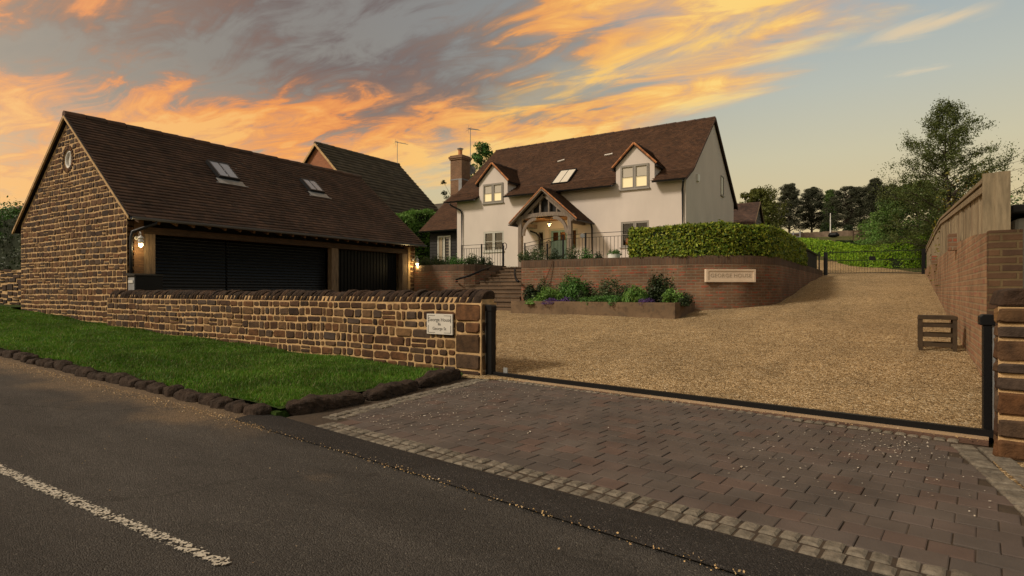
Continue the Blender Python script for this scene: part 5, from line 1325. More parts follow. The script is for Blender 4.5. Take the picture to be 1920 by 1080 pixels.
# dormers
def roofz(y): return KZb+(RRZ-KZb)*(y-KYb)/(RY-KYb) if y > KYb else 5.70+(KZb-5.70)*(y-23.85)/(KYb-23.85)
def dormer(x0, x1, win, label):
    xm = (x0+x1)/2; ez = 6.56; az = 7.40; hw = (x1-x0)/2; slp = (az-ez)/hw
    mb = MB(); zl = EAV
    w0, w1, a0, a1 = win
    yf, yb = HY, HY+.25
    if a0 < zl:
        pass
    mb.box((x0, yf, zl), (w0, yb, ez)); mb.box((w1, yf, zl), (x1, yb, ez))
    if a1 < ez: mb.box((w0, yf, a1), (w1, yb, ez))
    mb.prism([(x0, ez), (x1, ez), (xm, az)], 'Y', yf, yb)
    for x in (x0, x1-.1):
        ye = 25.35; mb.prism([(yb, EAV), (yb, ez), (ye+.1, ez), (ye-.3, roofz(ye-.3)-.05), (KYb, KZb-.06), (24.6, 5.9)], 'X', x, x+.1)
    d = mb.build('dormer', M['render'], root); d['label'] = label
    ov = .13; ye = 26.75
    for sg in (-1, 1):
        ex0 = xm+sg*(hw+ov); ezz = ez-slp*ov
        mb = MB(); mb.prism([(ex0, ezz-.02), (xm, az-.02), (xm, az+.045), (ex0, ezz+.045)], 'Y', yf-.12, ye); mb.build('roof', M['deck'], d)
        eyv = np.array([xm-ex0, 0, az-ezz]); LL = np.linalg.norm(eyv); eyv /= LL
        roof_tiles('roof_tiles', (ex0-eyv[0]*.03, yf-.12, ezz+.048-eyv[2]*.03), (0, 1, 0), eyv, ye-yf+.12, LL+.03, M['tile_red'], d, seed=5, nsign=1 if sg < 0 else -1)
        mb = MB(); n = 9
        for i in range(n):
            a = i/n; b = (i+.97)/n; P0 = np.array([ex0, 0, ezz+.07])*(1-a)+np.array([xm, 0, az+.07])*a; P1 = np.array([ex0, 0, ezz+.07])*(1-b)+np.array([xm, 0, az+.07])*b
            mb.tube([(P0[0], yf-.12, P0[2]), (P1[0], yf-.12, P1[2])], .045, 6)
        mb.build('verge', M['verge_clay'], d)
        mb = MB(); mb.box((ex0-.06 if sg > 0 else ex0-.02, yf-.10, ezz-.05), (ex0+.02 if sg > 0 else ex0+.06, 24.95, ezz+.01)); mb.build('gutter', M['gutter'], d)
    ridge_row('ridge_tiles', (xm, yf-.12, az+.06), (xm, ye, az+.06), .07, M['ridge'], d, .4)
    return d
D1 = (-17.2, -15.5); D2 = (-9.85, -8.12)
dormer(D1[0], D1[1], (-16.93, -15.75, 5.50, 6.46), 'left gabled dormer above the small ground floor window')
dormer(D2[0], D2[1], (-9.63, -8.36, 5.52, 6.56), 'right gabled dormer above the window beside the hedge')

# dormer windows reach below the wall plate: recessed frames set in front of the plaster
window(root, (-16.93, -15.75, 5.50, 6.46), HY-.03, 'frame', 'skypane', True, True, recess=.03, label='left dormer casement window with blind half down and sky glow put into the lower panes')
window(root, (-9.63, -8.36, 5.52, 6.56), HY-.03, 'frame', 'skypane', True, True, recess=.03, label='right dormer casement window with blind half down and sky glow put into the lower panes')
# main roof
VX0, VX1 = -19.25, -6.68
EY0, EZ0 = 23.85, 5.70
def mainroof():
    mb = MB()
    for a, b in ((VX0, D1[0]), (D1[1], D2[0]), (D2[1], VX1)):
        mb.prism([(EY0, EZ0-.05), (24.30, roofz(24.3)-.05), (24.30, roofz(24.3)), (EY0, EZ0)], 'X', a, b)
    mb.prism([(24.30, roofz(24.3)-.05), (KYb, KZb-.05), (RY, RRZ-.06), (RY, RRZ), (KYb, KZb), (24.30, roofz(24.3))], 'X', VX0, VX1)
    mb.prism([(RY, RRZ-.06), (33.9, 5.6), (33.9, 5.66), (RY, RRZ)], 'X', VX0, VX1)
    mb.build('roof', M['deck'], root)
mainroof()
e1 = np.array([0, KYb-EY0, KZb-EZ0]); L1 = np.linalg.norm(e1); e1 /= L1
e2 = np.array([0, RY-KYb, RRZ-KZb]); L2 = np.linalg.norm(e2); e2 /= L2
def sk1(x, y): X = x+VX0; return (D1[0]-.02 < X < D1[1]+.02) or (D2[0]-.02 < X < D2[1]+.02)
def sk2(x, y):
    X = x+VX0; Y = KYb+e2[1]*y
    for d in (D1, D2):
        if d[0]-.0 < X < d[1]+.0 and Y < 25.9-abs(X-(d[0]+d[1])/2)*1.2+.2: return True
    return False
roof_tiles('roof_tiles', (VX0, EY0-.03, EZ0+.005), (1, 0, 0), e1, VX1-VX0, L1+.03, M['tile_red'], root, seed=7, skip=sk1, g=.12)
roof_tiles('roof_tiles', (VX0, KYb, KZb+.005), (1, 0, 0), e2, VX1-VX0, L2, M['tile_red'], root, seed=9, skip=sk2, g=.12)
ridge_row('ridge_tiles', (VX0, RY, RRZ+.0), (VX1, RY, RRZ+.0), .075, M['ridge'], root, .45)
mb = MB()
for X in (VX1+.002,):
    mb.prism([(EY0, EZ0-.07), (KYb, KZb-.08), (RY, RRZ-.10), (RY, RRZ+.02), (KYb, KZb+.02), (EY0, EZ0+.02)], 'X', X-.03, X+.015)
    mb.prism([(RY, RRZ-.10), (33.9, 5.55), (33.9, 5.68), (RY, RRZ+.02)], 'X', X-.03, X+.02)
mb.build('verge', M['ridge'], root)
for a, b in ((HX0-.35, D1[0]-.02), (D1[1]+.03, D2[0]-.03), (D2[1]+.03, VX1)): gutter('gutter', (a, EY0-.06, EZ0-.01), (b, EY0-.06, EZ0-.01), root, .06)
def dpipe(pts, par=None): mb = MB(); mb.tube(pts, .042, 8); return mb.build('downpipe', M['gutter'], par or root, smooth=True)
dx = onY(1280, 400, HY-.06)[0]
dpipe([(dx+.12, EY0-.05, EZ0-.08), (dx+.1, EY0, EZ0-.16), (dx, HY-.09, EZ0-.42), (dx, HY-.07, EZ0-.55), (dx, HY-.07, 2)])
dx = onY(866, 420, HY-.06)[0]
dpipe([(dx-.55, EY0-.05, EZ0-.08), (dx-.5, EY0, EZ0-.18), (dx-.05, HY-.09, EZ0-.45), (dx, HY-.07, EZ0-.6), (dx, HY-.07, 2)])
pm0 = np.array([VX0, KYb, KZb+.02]); nm = np.cross([1, 0, 0], e2)
rooflight(root, [(1052, 322), (1078, 321), (1065, 345), (1040, 347)], pm0, nm, e2, M['skyglow'], True)
for (a, b) in (((1046, 305), (1059, 301)), ((1134, 293), (1149, 290))):
    p = hit(*a, pm0, nm); q = hit(*b, pm0, nm); mb = MB(); mb.bar(p+nm*.05, q+nm*.05, .10, .05, up=tuple(nm)); mb.build('roof_vent', M['plaque'], root)
# gable end details
gw = (30.35, 30.95, 5.92, 6.90)
mb = MB()
for q in ((gw[0], gw[1], gw[3]-.05, gw[3]), (gw[0], gw[1], gw[2], gw[2]+.05), (gw[0], gw[0]+.05, gw[2]+.05, gw[3]-.05), (gw[1]-.05, gw[1], gw[2]+.05, gw[3]-.05)): mb.box((HX1-.01, q[0], q[2]), (HX1+.03, q[1], q[3]))
w_ = mb.build('window', M['frame'], root); mb = MB(); mb.box((HX1-.01, gw[0]+.05, gw[2]+.05), (HX1+.012, gw[1]-.05, gw[3]-.05)); mb.build('pane', M['glass'], w_)
mb = MB(); mb.box((HX1-.01, gw[0]-.05, gw[2]-.05), (HX1+.06, gw[1]+.05, gw[2]-.003)); mb.build('sill', M['frame'], w_)
p = onX(1307, 333, HX1); mb = MB(); mb.prism([(p[1]-.12, p[2]-.17), (p[1]+.12, p[2]-.17), (p[1]+.15, p[2]+.14), (p[1]-.15, p[2]+.14)], 'X', HX1, HX1+.09); mb.build('alarm_box', M['white'], root, bevel=.01)
p = onX(1318, 419, HX1); mb = MB(); mb.box((HX1, p[1]-.35, p[2]-1.1), (HX1+.03, p[1]+.35, p[2])); mb.build('side_window', M['glass'], root)
# black boarded wing with catslide roof
wing = thing('house_wing', (-20.2, 27, TZ), 'black boarded side wing with glazed door left of the white house', 'house wing')
WY0, WX0_, WX1_ = 25.5, -21.5, -18.62
mb = MB(); mb.box((WX0_, WY0, 1.7), (WX1_, WY0+.2, 4.62)); mb.box((WX0_, WY0+.2, 1.7), (WX0_+.2, 32, 4.4)); mb.build('wall', M['blackclad'], wing)
mb = MB(); z = 1.75
while z < 4.5: mb.prism([(WY0-.005, z), (WY0-.035, z), (WY0-.012, z+.17), (WY0-.005, z+.17)], 'X', WX0_, WX1_-.02); z += .165
mb.build('weatherboarding', M['blackclad'], wing)
g0 = onY(821, 443, WY0-.04); g1 = onY(845, 443, WY0-.04)
window(wing, (g0[0], g1[0], 2.0, g0[2]), WY0-.05, 'framelt', 'glass', False, False, recess=.03, sill=False)
W = wing.children[-1]
mb = MB(); xq = g0[0]; ww_ = g1[0]-g0[0]; mb.box((xq+.12, WY0-.062, 2.1), (xq+ww_*.36, WY0-.057, g0[2]-.12)); mb.build('curtain', M['curtain'], W)
we = np.array([0, 29.0-25.1, 7.7-4.45]); wl = np.linalg.norm(we); we /= wl; VWX = -21.95
mb = MB(); mb.prism([(25.1, 4.40), (29.0, 7.65), (29.0, 7.7), (25.1, 4.45)], 'X', VWX, WX1_+.0); mb.prism([(29.0, 7.65), (33, 4.4), (33, 4.45), (29.0, 7.7)], 'X', VWX, WX1_); mb.build('roof', M['deck'], wing)
roof_tiles('roof_tiles', (VWX, 25.07, 4.44), (1, 0, 0), we, WX1_-VWX, wl+.03, M['tile_red'], wing, seed=13)
ridge_row('ridge_tiles', (VWX, 29.0, 7.72), (VX0, 29.0, 7.72), .09, M['ridge'], wing, .45)
gutter('gutter', (VWX, 25.02, 4.42), (WX1_, 25.02, 4.42), wing)
# chimney
cc_ = P(863, 300, 35.6); cxx, cyy = cc_[0], cc_[1]
ch = MB(); ch.box((cxx-.42, cyy-.42, 6.2), (cxx+.42, cyy+.42, 9.0)); 
ch.box((cxx-.47, cyy-.47, 9.0), (cxx+.47, cyy+.47, 9.09)); ch.box((cxx-.51, cyy-.51, 9.09), (cxx+.51, cyy+.51, 9.20)); ch.box((cxx-.45, cyy-.45, 9.20), (cxx+.45, cyy+.45, 9.27))
cho = ch.build('chimney', M['brickc'], wing)
mb = MB(); mb.box((cxx-.435, cyy-.435, 7.78), (cxx+.435, cyy+.435, 7.84)); mb.box((cxx+.2, cyy-.435, 7.1), (cxx+.435, cyy-.425, 7.78)); mb.build('flashing', M['lead'], cho)
mb = MB(); mb.lathe((cxx, cyy, 9.27), [(.15, 0), (.13, .05), (.12, .32), (.14, .34), (.14, .38)], 12); mb.build('chimney_pot', M['verge_clay'], cho)
mb = MB(); mb.lathe((cxx, cyy, 9.65), [(.09, 0), (.09, .06), (.20, .07), (.20, .09), (.03, .16)], 12); mb.build('cowl', M['greymetal'], cho)
def aerial(p, h, label, seed=0, ang=.3):
    t = thing('tv_aerial', p, label, 'tv aerial'); x, y, z = p
    mb = MB(); mb.tube([(x, y, z-.3), (x, y, z+h)], .022, 6); mb.build('mast', M['greymetal'], t)
    mb = MB(); c, s = math.cos(ang), math.sin(ang); L = 1.1; z1 = z+h-.05
    mb.tube([(x-c*.15, y-s*.15, z1), (x+c*L*.8, y+s*L*.8, z1-.25)], .016, 6)
    for i in range(9):
        u = -.1+i*.1; q = (x+c*u, y+s*u, z1-.25*u); w = .22-.012*i
        mb.tube([(q[0]+s*w, q[1]-c*w, q[2]), (q[0]-s*w, q[1]+c*w, q[2])], .008, 4)
    mb.tube([(x-c*.15-s*.25, y-s*.15+c*.25, z1+.18), (x-c*.15+s*.25, y-s*.15-c*.25, z1-.18)], .010, 4); mb.tube([(x-c*.15, y-s*.15, z1+.25), (x-c*.15, y-s*.15, z1-.25)], .010, 4)
    mb.build('antenna', M['greymetal'], t)
    return t
pa_ = P(882, 330, 36.4); aerial((pa_[0], pa_[1], 8.0), P(882, 240, 36.4)[2]-8.0, 'tall tv aerial on a mast behind the house chimney', ang=R(-10))
# satellite dish
t = thing('satellite_dish', P(882, 322, 36.3), 'small grey satellite dish beside the chimney', 'satellite dish')
q = P(882, 320, 36.3); mb = MB(); vs = []; prof = [(0, 0), (.12, .02), (.24, .07), (.32, .13)]
fw = np.array([.6, -.75, .28]); fw /= np.linalg.norm(fw); s1 = np.cross(fw, [0, 0, 1]); s1 /= np.linalg.norm(s1); s2 = np.cross(s1, fw)
for (ra, d) in prof[1:]:
    for i in range(14): a = 2*math.pi*i/14; vs.append(q+s1*ra*math.cos(a)+s2*ra*math.sin(a)+fw*d)
vs.append(q); fs = []
for i in range(14):
    k = (i+1) % 14; fs += [(42, i, k), (i, 14+i, 14+k, k), (14+i, 28+i, 28+k, 14+k)]
mb.add(vs, fs); mb.build('dish', M['lead'], t); mb = MB(); mb.tube([q, q-fw*.1-np.array([0, 0, .4])], .02, 6); mb.tube([q-s2*.3+fw*.12, q+fw*.35], .01, 5); mb.build('bracket', M['greymetal'], t)

# ------------------------------------------------------------------ porch
PYf, PYb = 22.72, 24.2
XL, XR, XM = -13.90, -11.40, -12.65
t = thing('porch', (XM, 23.4, TZ), 'gabled oak frame porch with tiled roof over the front door', 'porch')
porch = t
for x in (XL, XR):
    mb = MB(); mb.box((x-.09, PYf, 1.9), (x+.09, PYf+.18, 4.28)); mb.build('post', M['oak'], t, bevel=.01)
    mb = MB(); mb.box((x-.08, PYf+.18, 4.08), (x+.08, PYb, 4.24)); mb.build('wall_plate', M['oak'], t)
slp = 1.0; PA = 5.60; PE = 4.14; PW = 1.70       # apex, eave, half width of roof
s_ = (PA-PE)/PW
# tie beam, gently arched
def arcband(x0, x1, zf, thick, y0, y1, n=12):
    mb = MB(); a = [(x0+(x1-x0)*i/n, zf((i/n)*2-1)) for i in range(n+1)]; poly = a+[(x, z+thick) for x, z in a[::-1]]
    # as quads
    vs = []; fs = []
    for (x, z) in a: vs += [(x, y0, z), (x, y0, z+thick), (x, y1, z+thick), (x, y1, z)]
    for i in range(n):
        for k in range(4): k2 = (k+1) % 4; fs.append((i*4+k, i*4+k2, (i+1)*4+k2, (i+1)*4+k))
    fs += [(0, 1, 2, 3), (n*4+3, n*4+2, n*4+1, n*4)]
    mb.add(vs, fs); return mb
arcband(XL-.20, XR+.20, lambda u: 4.30+.14*(1-u*u), .17, PYf+.02, PYf+.16).build('tie_beam', M['oak'], t)
for sg, x in ((1, XL), (-1, XR)):
    mb = MB(); n = 10; vs = []; fs = []
    for i in range(n+1):
        a = math.pi/2*i/n; Rr = .72; cx0 = x+sg*(.09+Rr); cz0 = 3.62
        for rad in (Rr, Rr-.13):
            X = cx0-sg*Rr*math.cos(a)*(rad/Rr); Z = cz0+(.80*(rad/Rr))*math.sin(a)
            vs += [(X, PYf+.04, Z), (X, PYf+.14, Z)]
    for i in range(n):
        b = i*4; c = (i+1)*4; fs += [(b, c, c+2, b+2), (b+1, b+3, c+3, c+1), (b, b+1, c+1, c), (b+2, c+2, c+3, b+3)]
    fs += [(0, 2, 3, 1), (n*4, n*4+1, n*4+3, n*4+2)]
    mb.add(vs, fs); mb.build('brace', M['oak'], t)
for sg in (-1, 1):
    mb = MB(); mb.bar((XM+sg*1.42, PYf+.09, PA-.20-s_*1.42), (XM-sg*.02, PYf+.09, PA-.20), .14, .15, up=(0, 1, 0)); mb.build('rafter', M['oak'], t)
    mb = MB(); mb.bar((XM+sg*(PW-.02), PYf-.14, PE-.02), (XM, PYf-.14, PA-.02), .04, .17, up=(0, 1, 0)); mb.build('bargeboard', M['oak'], t)
for dx_ in (-.62, -.22, .22, .62):
    mb = MB(); zb_ = 4.45+.13*(1-(dx_/1.45)**2); zt__ = PA-.26-s_*abs(dx_)-.04; mb.box((XM+dx_-.035, PYf+.05, zb_), (XM+dx_+.035, PYf+.13, zt__)); mb.build('strut', M['oak'], t)
mb = MB(); mb.prism([(XM-1.0, 4.55), (XM+1.0, 4.55), (XM, 5.40)], 'Y', PYf+.20, PYf+.22); mb.build('gable_panel', M['blackclad'], t)
for sg in (-1, 1):
    ex0 = XM+sg*PW
    mb = MB(); mb.prism([(ex0, PE), (XM, PA), (XM, PA+.04), (ex0, PE+.04)], 'Y', PYf-.18, PYb); mb.build('roof', M['deck'], t)
    eyv = np.array([XM-ex0, 0, PA-PE]); LL = np.linalg.norm(eyv); eyv /= LL
    roof_tiles('roof_tiles', (ex0-eyv[0]*.03, PYf-.18, PE+.045-eyv[2]*.03), (0, 1, 0), eyv, PYb-PYf+.18, LL+.03, M['tile_red'], t, seed=15, nsign=1 if sg < 0 else -1)
    mb = MB(); n = 17
    for i in range(n):
        a = i/n; b = (i+.93)/n; P0 = np.array([ex0, 0, PE+.06])*(1-a)+np.array([XM, 0, PA+.06])*a; P1 = np.array([ex0, 0, PE+.075])*(1-b)+np.array([XM, 0, PA+.075])*b
        mb.tube([(P0[0], PYf-.185, P0[2]), (P1[0], PYf-.185, P1[2])], .032, 6)
    mb.build('verge', M['verge_clay'], t)
gutter('gutter', (XM+PW+.04, PYf-.15, PE), (XM+PW+.04, PYb, PE), t, .05); gutter('gutter', (XM-PW-.04, PYf-.15, PE), (XM-PW-.04, PYb, PE), t, .05)
ridge_row('ridge_tiles', (XM, PYf-.18, PA+.06), (XM, PYb, PA+.06), .075, M['ridge'], t, .35)
mb = MB(); mb.box((XL+.02, PYf+.24, 4.38), (XR-.02, PYb-.01, 4.41)); mb.build('ceiling', M['soffit'], t)
dpipe([(XM+PW+.02, HY-.25, PE-.05), (XM+PW+.0, HY-.12, PE-.2), (XM+PW-.02, HY-.06, 3.9), (XM+PW-.02, HY-.06, 2)], t)
dpipe([(XM-PW+.3, HY-.3, 3.95), (XM-PW+.55, HY-.15, 3.85), (XM-PW+.75, HY-.06, 3.6), (XM-PW+.75, HY-.06, 2)], t)
t = thing('pendant_lamp', (XM+.02, 23.2, 4.38), 'lit pendant lamp hanging inside the oak porch', 'pendant lamp')
x, y = XM+.02, 23.2
mb = MB(); mb.tube([(x, y, 4.38), (x, y, 4.22)], .006, 5); mb.build('cord', M['black'], t)
mb = MB(); mb.lathe((x, y, 4.10), [(.02, .13), (.04, .12), (.11, .045), (.115, .04), (.10, .05), (.03, .10)], 14); mb.build('lamp_shade', M['lampwhite'], t)
mb = MB(); mb.lathe((x, y, 4.06), [(.005, -.03), (.03, -.01), (.035, .03), (.02, .06)], 12); mb.build('bulb', M['bulb'], t, smooth=True)
lamp_light('porch_glow', (x, y, 3.98), 16, (1.0, .66, .28), .05)

# ------------------------------------------------------------------ railings, hedges and shrubs on the terrace
def railing(name, pts, h, label, every=.115, postidx=None, group='black railings along the terrace edge', base=TZ):
    root = thing(name, (pts[0][0], pts[0][1], base), label, 'railing', group)
    for i in range(len(pts)-1):
        a, b = np.array([*pts[i], base]), np.array([*pts[i+1], base])
        for z in (h, h-.13, .10):
            mb = MB(); mb.bar(a+[0, 0, z], b+[0, 0, z], .03, .012 if z != h else .015); mb.build('rail', M['black'], root)
        L = np.linalg.norm(b-a); n = max(1, int(L/every)); proto = None
        for k in range(1, n):
            q = a+(b-a)*k/n
            if proto is None:
                mb = MB(); mb.bar(q+[0, 0, .10], q+[0, 0, h-.13], .011, .011); proto = mb.build('baluster', M['black'], root, uv=False); q0 = q
            else:
                c = proto.copy(); COL.objects.link(c); c.parent = root; c.location = proto.location+Vector(q-q0)
    for p in pts:
        mb = MB(); mb.box((p[0]-.022, p[1]-.022, base-.05), (p[0]+.022, p[1]+.022, base+h+.02)); mb.build('post', M['black'], root)
    return root
def XY(px, d): p = P(px, 545, d); return (p[0], p[1])
railing('railing', [XY(866, 22.9), XY(903, 22.4), XY(943, 21.9)], .93, 'black railing left of the steps in front of the small window')
railing('railing', [XY(984, 23.0), XY(1056, 19.6), XY(1098, 19.0), XY(1187, 18.2)], 1.02, 'long black railing in front of the porch and house wall')
t = thing('handrail_post', (*XY(1026, 18.6), TZ), 'black post with curled handrail end right of the steps', 'handrail', 'curled iron handrail posts at the top of the steps')
def curl(root, px, d, zt__):
    x, y = XY(px, d); mb = MB(); mb.box((x-.022, y-.022, TZ-.1), (x+.022, y+.022, zt__)); mb.build('post', M['black'], root)
    mb = MB(); pts = [(x, y, zt__-.02), (x-.02, y, zt__+.06), (x+.05, y+.02, zt__+.11), (x+.11, y+.04, zt__+.05), (x+.11, y+.04, zt__-.08), (x+.05, y+.02, zt__-.16)]; mb.tube(pts, .014, 6); mb.build('curl', M['black'], root, smooth=True)
curl(t, 1026, 18.6, 2.62)
t = thing('handrail_post', (*XY(944, 21.7), TZ), 'black post with curled handrail end left of the steps', 'handrail', 'curled iron handrail posts at the top of the steps')
curl(t, 944, 21.75, 2.80)
t = thing('garden_sign', (*XY(1093, 18.9), 2.9), 'small round dark plaque hung on the long railing', 'sign'); q = P(1092, 442, 18.85)
mb = MB(); mb.tube([q, q+np.array([.01, -.02, 0])*1.0], .075, 14); mb.build('disc', M['lead'], t)
# laurel hedge on the retaining wall
hp = []
for (x, y) in [(-5.78, 15.50), (-5.2, 15.53), (-4.9, 15.55)]+[(-4.6+1.87*math.cos(a), 17.45+1.87*math.sin(a)) for a in np.linspace(-math.pi/2+.1, 0, 8)]+[(-2.72, 19), (-2.70, 21), (-2.70, 23.3)]:
    hp.append((x, y, 2.0, 2.81-.008*max(0, y-19)))
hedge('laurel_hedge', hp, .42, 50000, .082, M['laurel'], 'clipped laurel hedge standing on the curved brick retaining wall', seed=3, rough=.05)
# black slatted panel after the hedge
t = thing('fence_panel', (-2.4, 25.5, 2.0), 'black boarded panel on the wall between the laurel hedge and the field gate', 'fence')
mb = MB(); 
for i in range(22):
    y = 23.5+i*.25; mb.box((-2.44, y, 2.0), (-2.40, y+.22, 2.78-.004*i))
mb.build('boards', M['blackclad'], t); mb = MB(); mb.box((-2.39, 23.4, 2.66), (-2.35, 29.1, 2.72)); mb.build('rail', M['black'], t)
# shrubs on the terrace edge
row = [(800, 21.8, 12, .42, 'shrub', 'dark green shrub nearest the garage on the left wall top'), (826, 21.6, 15, .45, 'shrub', 'rounded shrub below the wing door on the left wall top'),
       (856, 21.6, 14, .40, 'bedgreen', 'green shrub under the left downpipe of the house'), (884, 21.5, 13, .42, 'shrub', 'loose shrub in front of the left railing'),
       (907, 21.4, 11, .36, 'darkleaf', 'small twiggy shrub left of the step handrail')]
for i, (px, d, hw, h, mt, lab) in enumerate(row):
    x, y = XY(px, d); shrub('shrub', (x, y, TZ), (hw/1100*d*1.5, .4, h*1.25), 1500, .07, M[mt], lab, seed=40+i, clumps=14, group='shrubs on the terrace edge')
row = [(986, 18.2, 9, .42, 'shrub', 'brownish lavender mound at the top right of the steps'), (1008, 18.0, 11, .50, 'shrub', 'bushy shrub in front of the curled handrail post'), (1040, 17.9, 12, .38, 'darkleaf', 'low shrub below the blue front door'),
       (1068, 17.8, 12, .52, 'shrub', 'taller shrub in front of the right porch post'), (1100, 17.7, 13, .36, 'bedgreen', 'green shrub below the round plaque'), (1122, 17.7, 8, .28, 'darkleaf', 'small dark shrub next to the white pot')]
for i, (px, d, hw, h, mt, lab) in enumerate(row):
    x, y = XY(px, d); shrub('shrub', (x, y, TZ), (hw/1100*d*1.6, .35, h*1.25), 1300, .055, M[mt], lab, seed=60+i, clumps=14, group='shrubs on the terrace edge')
x, y = XY(1151, 17.2); t = thing('plant_pot', (x, y, TZ), 'white round pot of small plants standing by the laurel hedge', 'plant pot')
mb = MB(); mb.lathe((x, y, TZ), [(.15, 0), (.17, .05), (.18, .24), (.19, .25), (.17, .25), (.16, .22)], 20); mb.build('pot', M['white'], t)
shrub('potted_plant', (x, y, TZ+.22), (.24, .24, .22), 700, .045, M['bedgreen'], 'leafy green plant growing in the white pot', 'plant', seed=81, clumps=10)
shrub('shrub', (*XY(958, 23.5), TZ), (.8, .35, .18), 900, .05, M['darkleaf'], 'flat dark ground shrub on the lawn left of the porch', seed=82, clumps=10, group='shrubs on the terrace edge')

# ------------------------------------------------------------------ right boundary: brick wall and timber fence
t = thing('boundary_wall', (1.2, 18, .5), 'buff brick boundary wall along the right side of the gravel drive', 'brick wall')
wx = lambda y: .95+.027*(y-7.9)
def btop(y): return lerp_pts([(7.9, 1.74), (9.3, 1.83), (12.6, 1.94), (25.5, 2.0), (30.6, 2.0)], y)
me_v = []; ysb = list(np.arange(7.9, 30.7, .55))+[30.7]; mb = MB()
for y in ysb: x = wx(y); me_v += [(x, y, T(x, y)-.3), (x, y, btop(y)), (x+.24, y, btop(y)), (x+.24, y, T(x, y)-.3)]
fs = []
for i in range(len(ysb)-1):
    for k in range(4): k2 = (k+1) % 4; fs.append((i*4+k, i*4+k2, (i+1)*4+k2, (i+1)*4+k))
n_ = len(ysb)-1; fs += [(0, 3, 2, 1), (n_*4, n_*4+1, n_*4+2, n_*4+3)]
mb.add(me_v, fs); mb.build('brickwork', M['brickb'], t)
mb = MB(); mb.box((wx(7.9)-.012, 7.74, -.2), (wx(7.9)+.255, 7.895, 1.75)); mb.build('end_pier', M['brickp'], t)
for (y, h) in ((12.4, .16), (19.6, .10)):
    mb = MB(); x = wx(y); mb.box((x-.11, y-.12, btop(y)-.12), (x-.002, y+.12, btop(y)+h)); mb.build('projecting_brick', M['brick'], t)
f = thing('timber_fence', (1.2, 18, 1.9), 'weathered vertical board fence on top of the right brick wall', 'fence')
def ftop(y): return lerp_pts([(8.4, 2.43), (18.6, 3.0), (22, 3.02), (29.2, 2.96), (32, 2.9)], y)
mb = MB(); y = 8.42; rr = random.Random(2)
while y < 31:
    w = rr.uniform(.095, .125); x = wx(y)+.07+rr.uniform(-.006, .006)+(.012 if rr.random() < .5 else 0)
    zb_ = btop(min(y, 30.6))+.003; zt__ = ftop(y)-.06
    vs = [(x, y, zb_), (x+.018, y, zb_), (x+.018, y+w-.004, zb_), (x, y+w-.004, zb_), (x, y, zt__), (x+.018, y, zt__), (x+.018, y+w-.004, ftop(y+w)-.06), (x, y+w-.004, ftop(y+w)-.06)]
    mb.add(vs, [(0, 3, 2, 1), (4, 5, 6, 7), (0, 1, 5, 4), (1, 2, 6, 5), (2, 3, 7, 6), (3, 0, 4, 7)]); y += w
mb.build('boards', M['fence'], f)
mb = MB(); yy = [8.4, 13, 18.6, 22, 29.2, 31]
for a, b in zip(yy[:-1], yy[1:]):
    mb.bar((wx(a)+.07, a, ftop(a)-.03), (wx(b)+.07, b, ftop(b)-.03), .09, .05); mb.bar((wx(a)+.055, a, ftop(a)-.12), (wx(b)+.055, b, ftop(b)-.12), .03, .08)
mb.build('capping_rail', M['fence'], f)
mb = MB(); xe0 = wx(8.35)+.0; 
mb.box((xe0-.005, 8.36, 1.76), (xe0+.108, 8.385, 2.44)); mb.box((xe0+.106, 8.345, 1.76), (xe0+.235, 8.37, 2.445)); mb.build('end_board', M['fence'], f)
# slatted stool
sc_ = np.array([.0799, 1.232])*8.55; t = thing('slatted_stool', (sc_[0], sc_[1], T(*sc_)), 'low dark slatted wooden stool against the right brick wall', 'stool')
sx, sy, sz = sc_[0], sc_[1], T(*sc_)+.02; hw_ = .20; hd = .15; ht = .50
mb = MB(); mb.prism([(-hw_-.03, ht-.055), (hw_+.03, ht-.055), (hw_+.03, ht-.01), (hw_-.0, ht), (-hw_-.02, ht)], 'Y', -hd-.03, hd+.03); mb.v = [(a+sx, b+sy, c+sz) for a, b, c in mb.v]; mb.build('seat', M['stool'], t, bevel=.006)
for a in (-1, 1):
    for b in (-1, 1): mb = MB(); mb.box((sx+a*hw_-.025, sy+b*hd-.02, sz-.03), (sx+a*hw_+.025, sy+b*hd+.02, sz+ht-.056)); mb.build('leg', M['stool'], t)
for b in (-1, 1):
    for z in (.08, .22, .36): mb = MB(); mb.box((sx-hw_+.026, sy+b*hd-.01, sz+z-.028), (sx+hw_-.026, sy+b*hd+.01, sz+z+.028)); mb.build('slat', M['stool'], t)
t.rotation_euler = (0, 0, 0)
# field gate
t = thing('field_gate', (-.3, 30.3, 1.84), 'black metal gate of thin upright bars across the top of the drive', 'gate')
ga_ = onY(1549, 515, 30.3); gb_ = onY(1728, 515, 30.3); gx0, gx1 = ga_[0], gb_[0]; gz = 1.86
mb = MB(); mb.box((gx0-.1, 30.24, 1.7), (gx0+.06, 30.4, 2.88)); mb.build('gate_post', M['black'], t); mb = MB(); mb.box((gx1-.0, 30.24, 1.7), (gx1+.14, 30.38, 2.9)); mb.build('gate_post', M['black'], t)
for z in (.06, .62, 1.0): mb = MB(); mb.box((gx0+.06, 30.29, gz+z-.015), (gx1, 30.315, gz+z+.015)); mb.build('rail', M['black'], t)
n = 34; proto = None
for i in range(1, n):
    x = gx0+.06+(gx1-gx0-.06)*i/n
    if proto is None: mb = MB(); mb.box((x-.005, 30.295, gz+.06), (x+.005, 30.305, gz+1.06)); proto = mb.build('bar', M['black'], t, uv=False); x0_ = x
    else: c = proto.copy(); COL.objects.link(c); c.parent = t; c.location = proto.location+Vector((x-x0_, 0, 0))
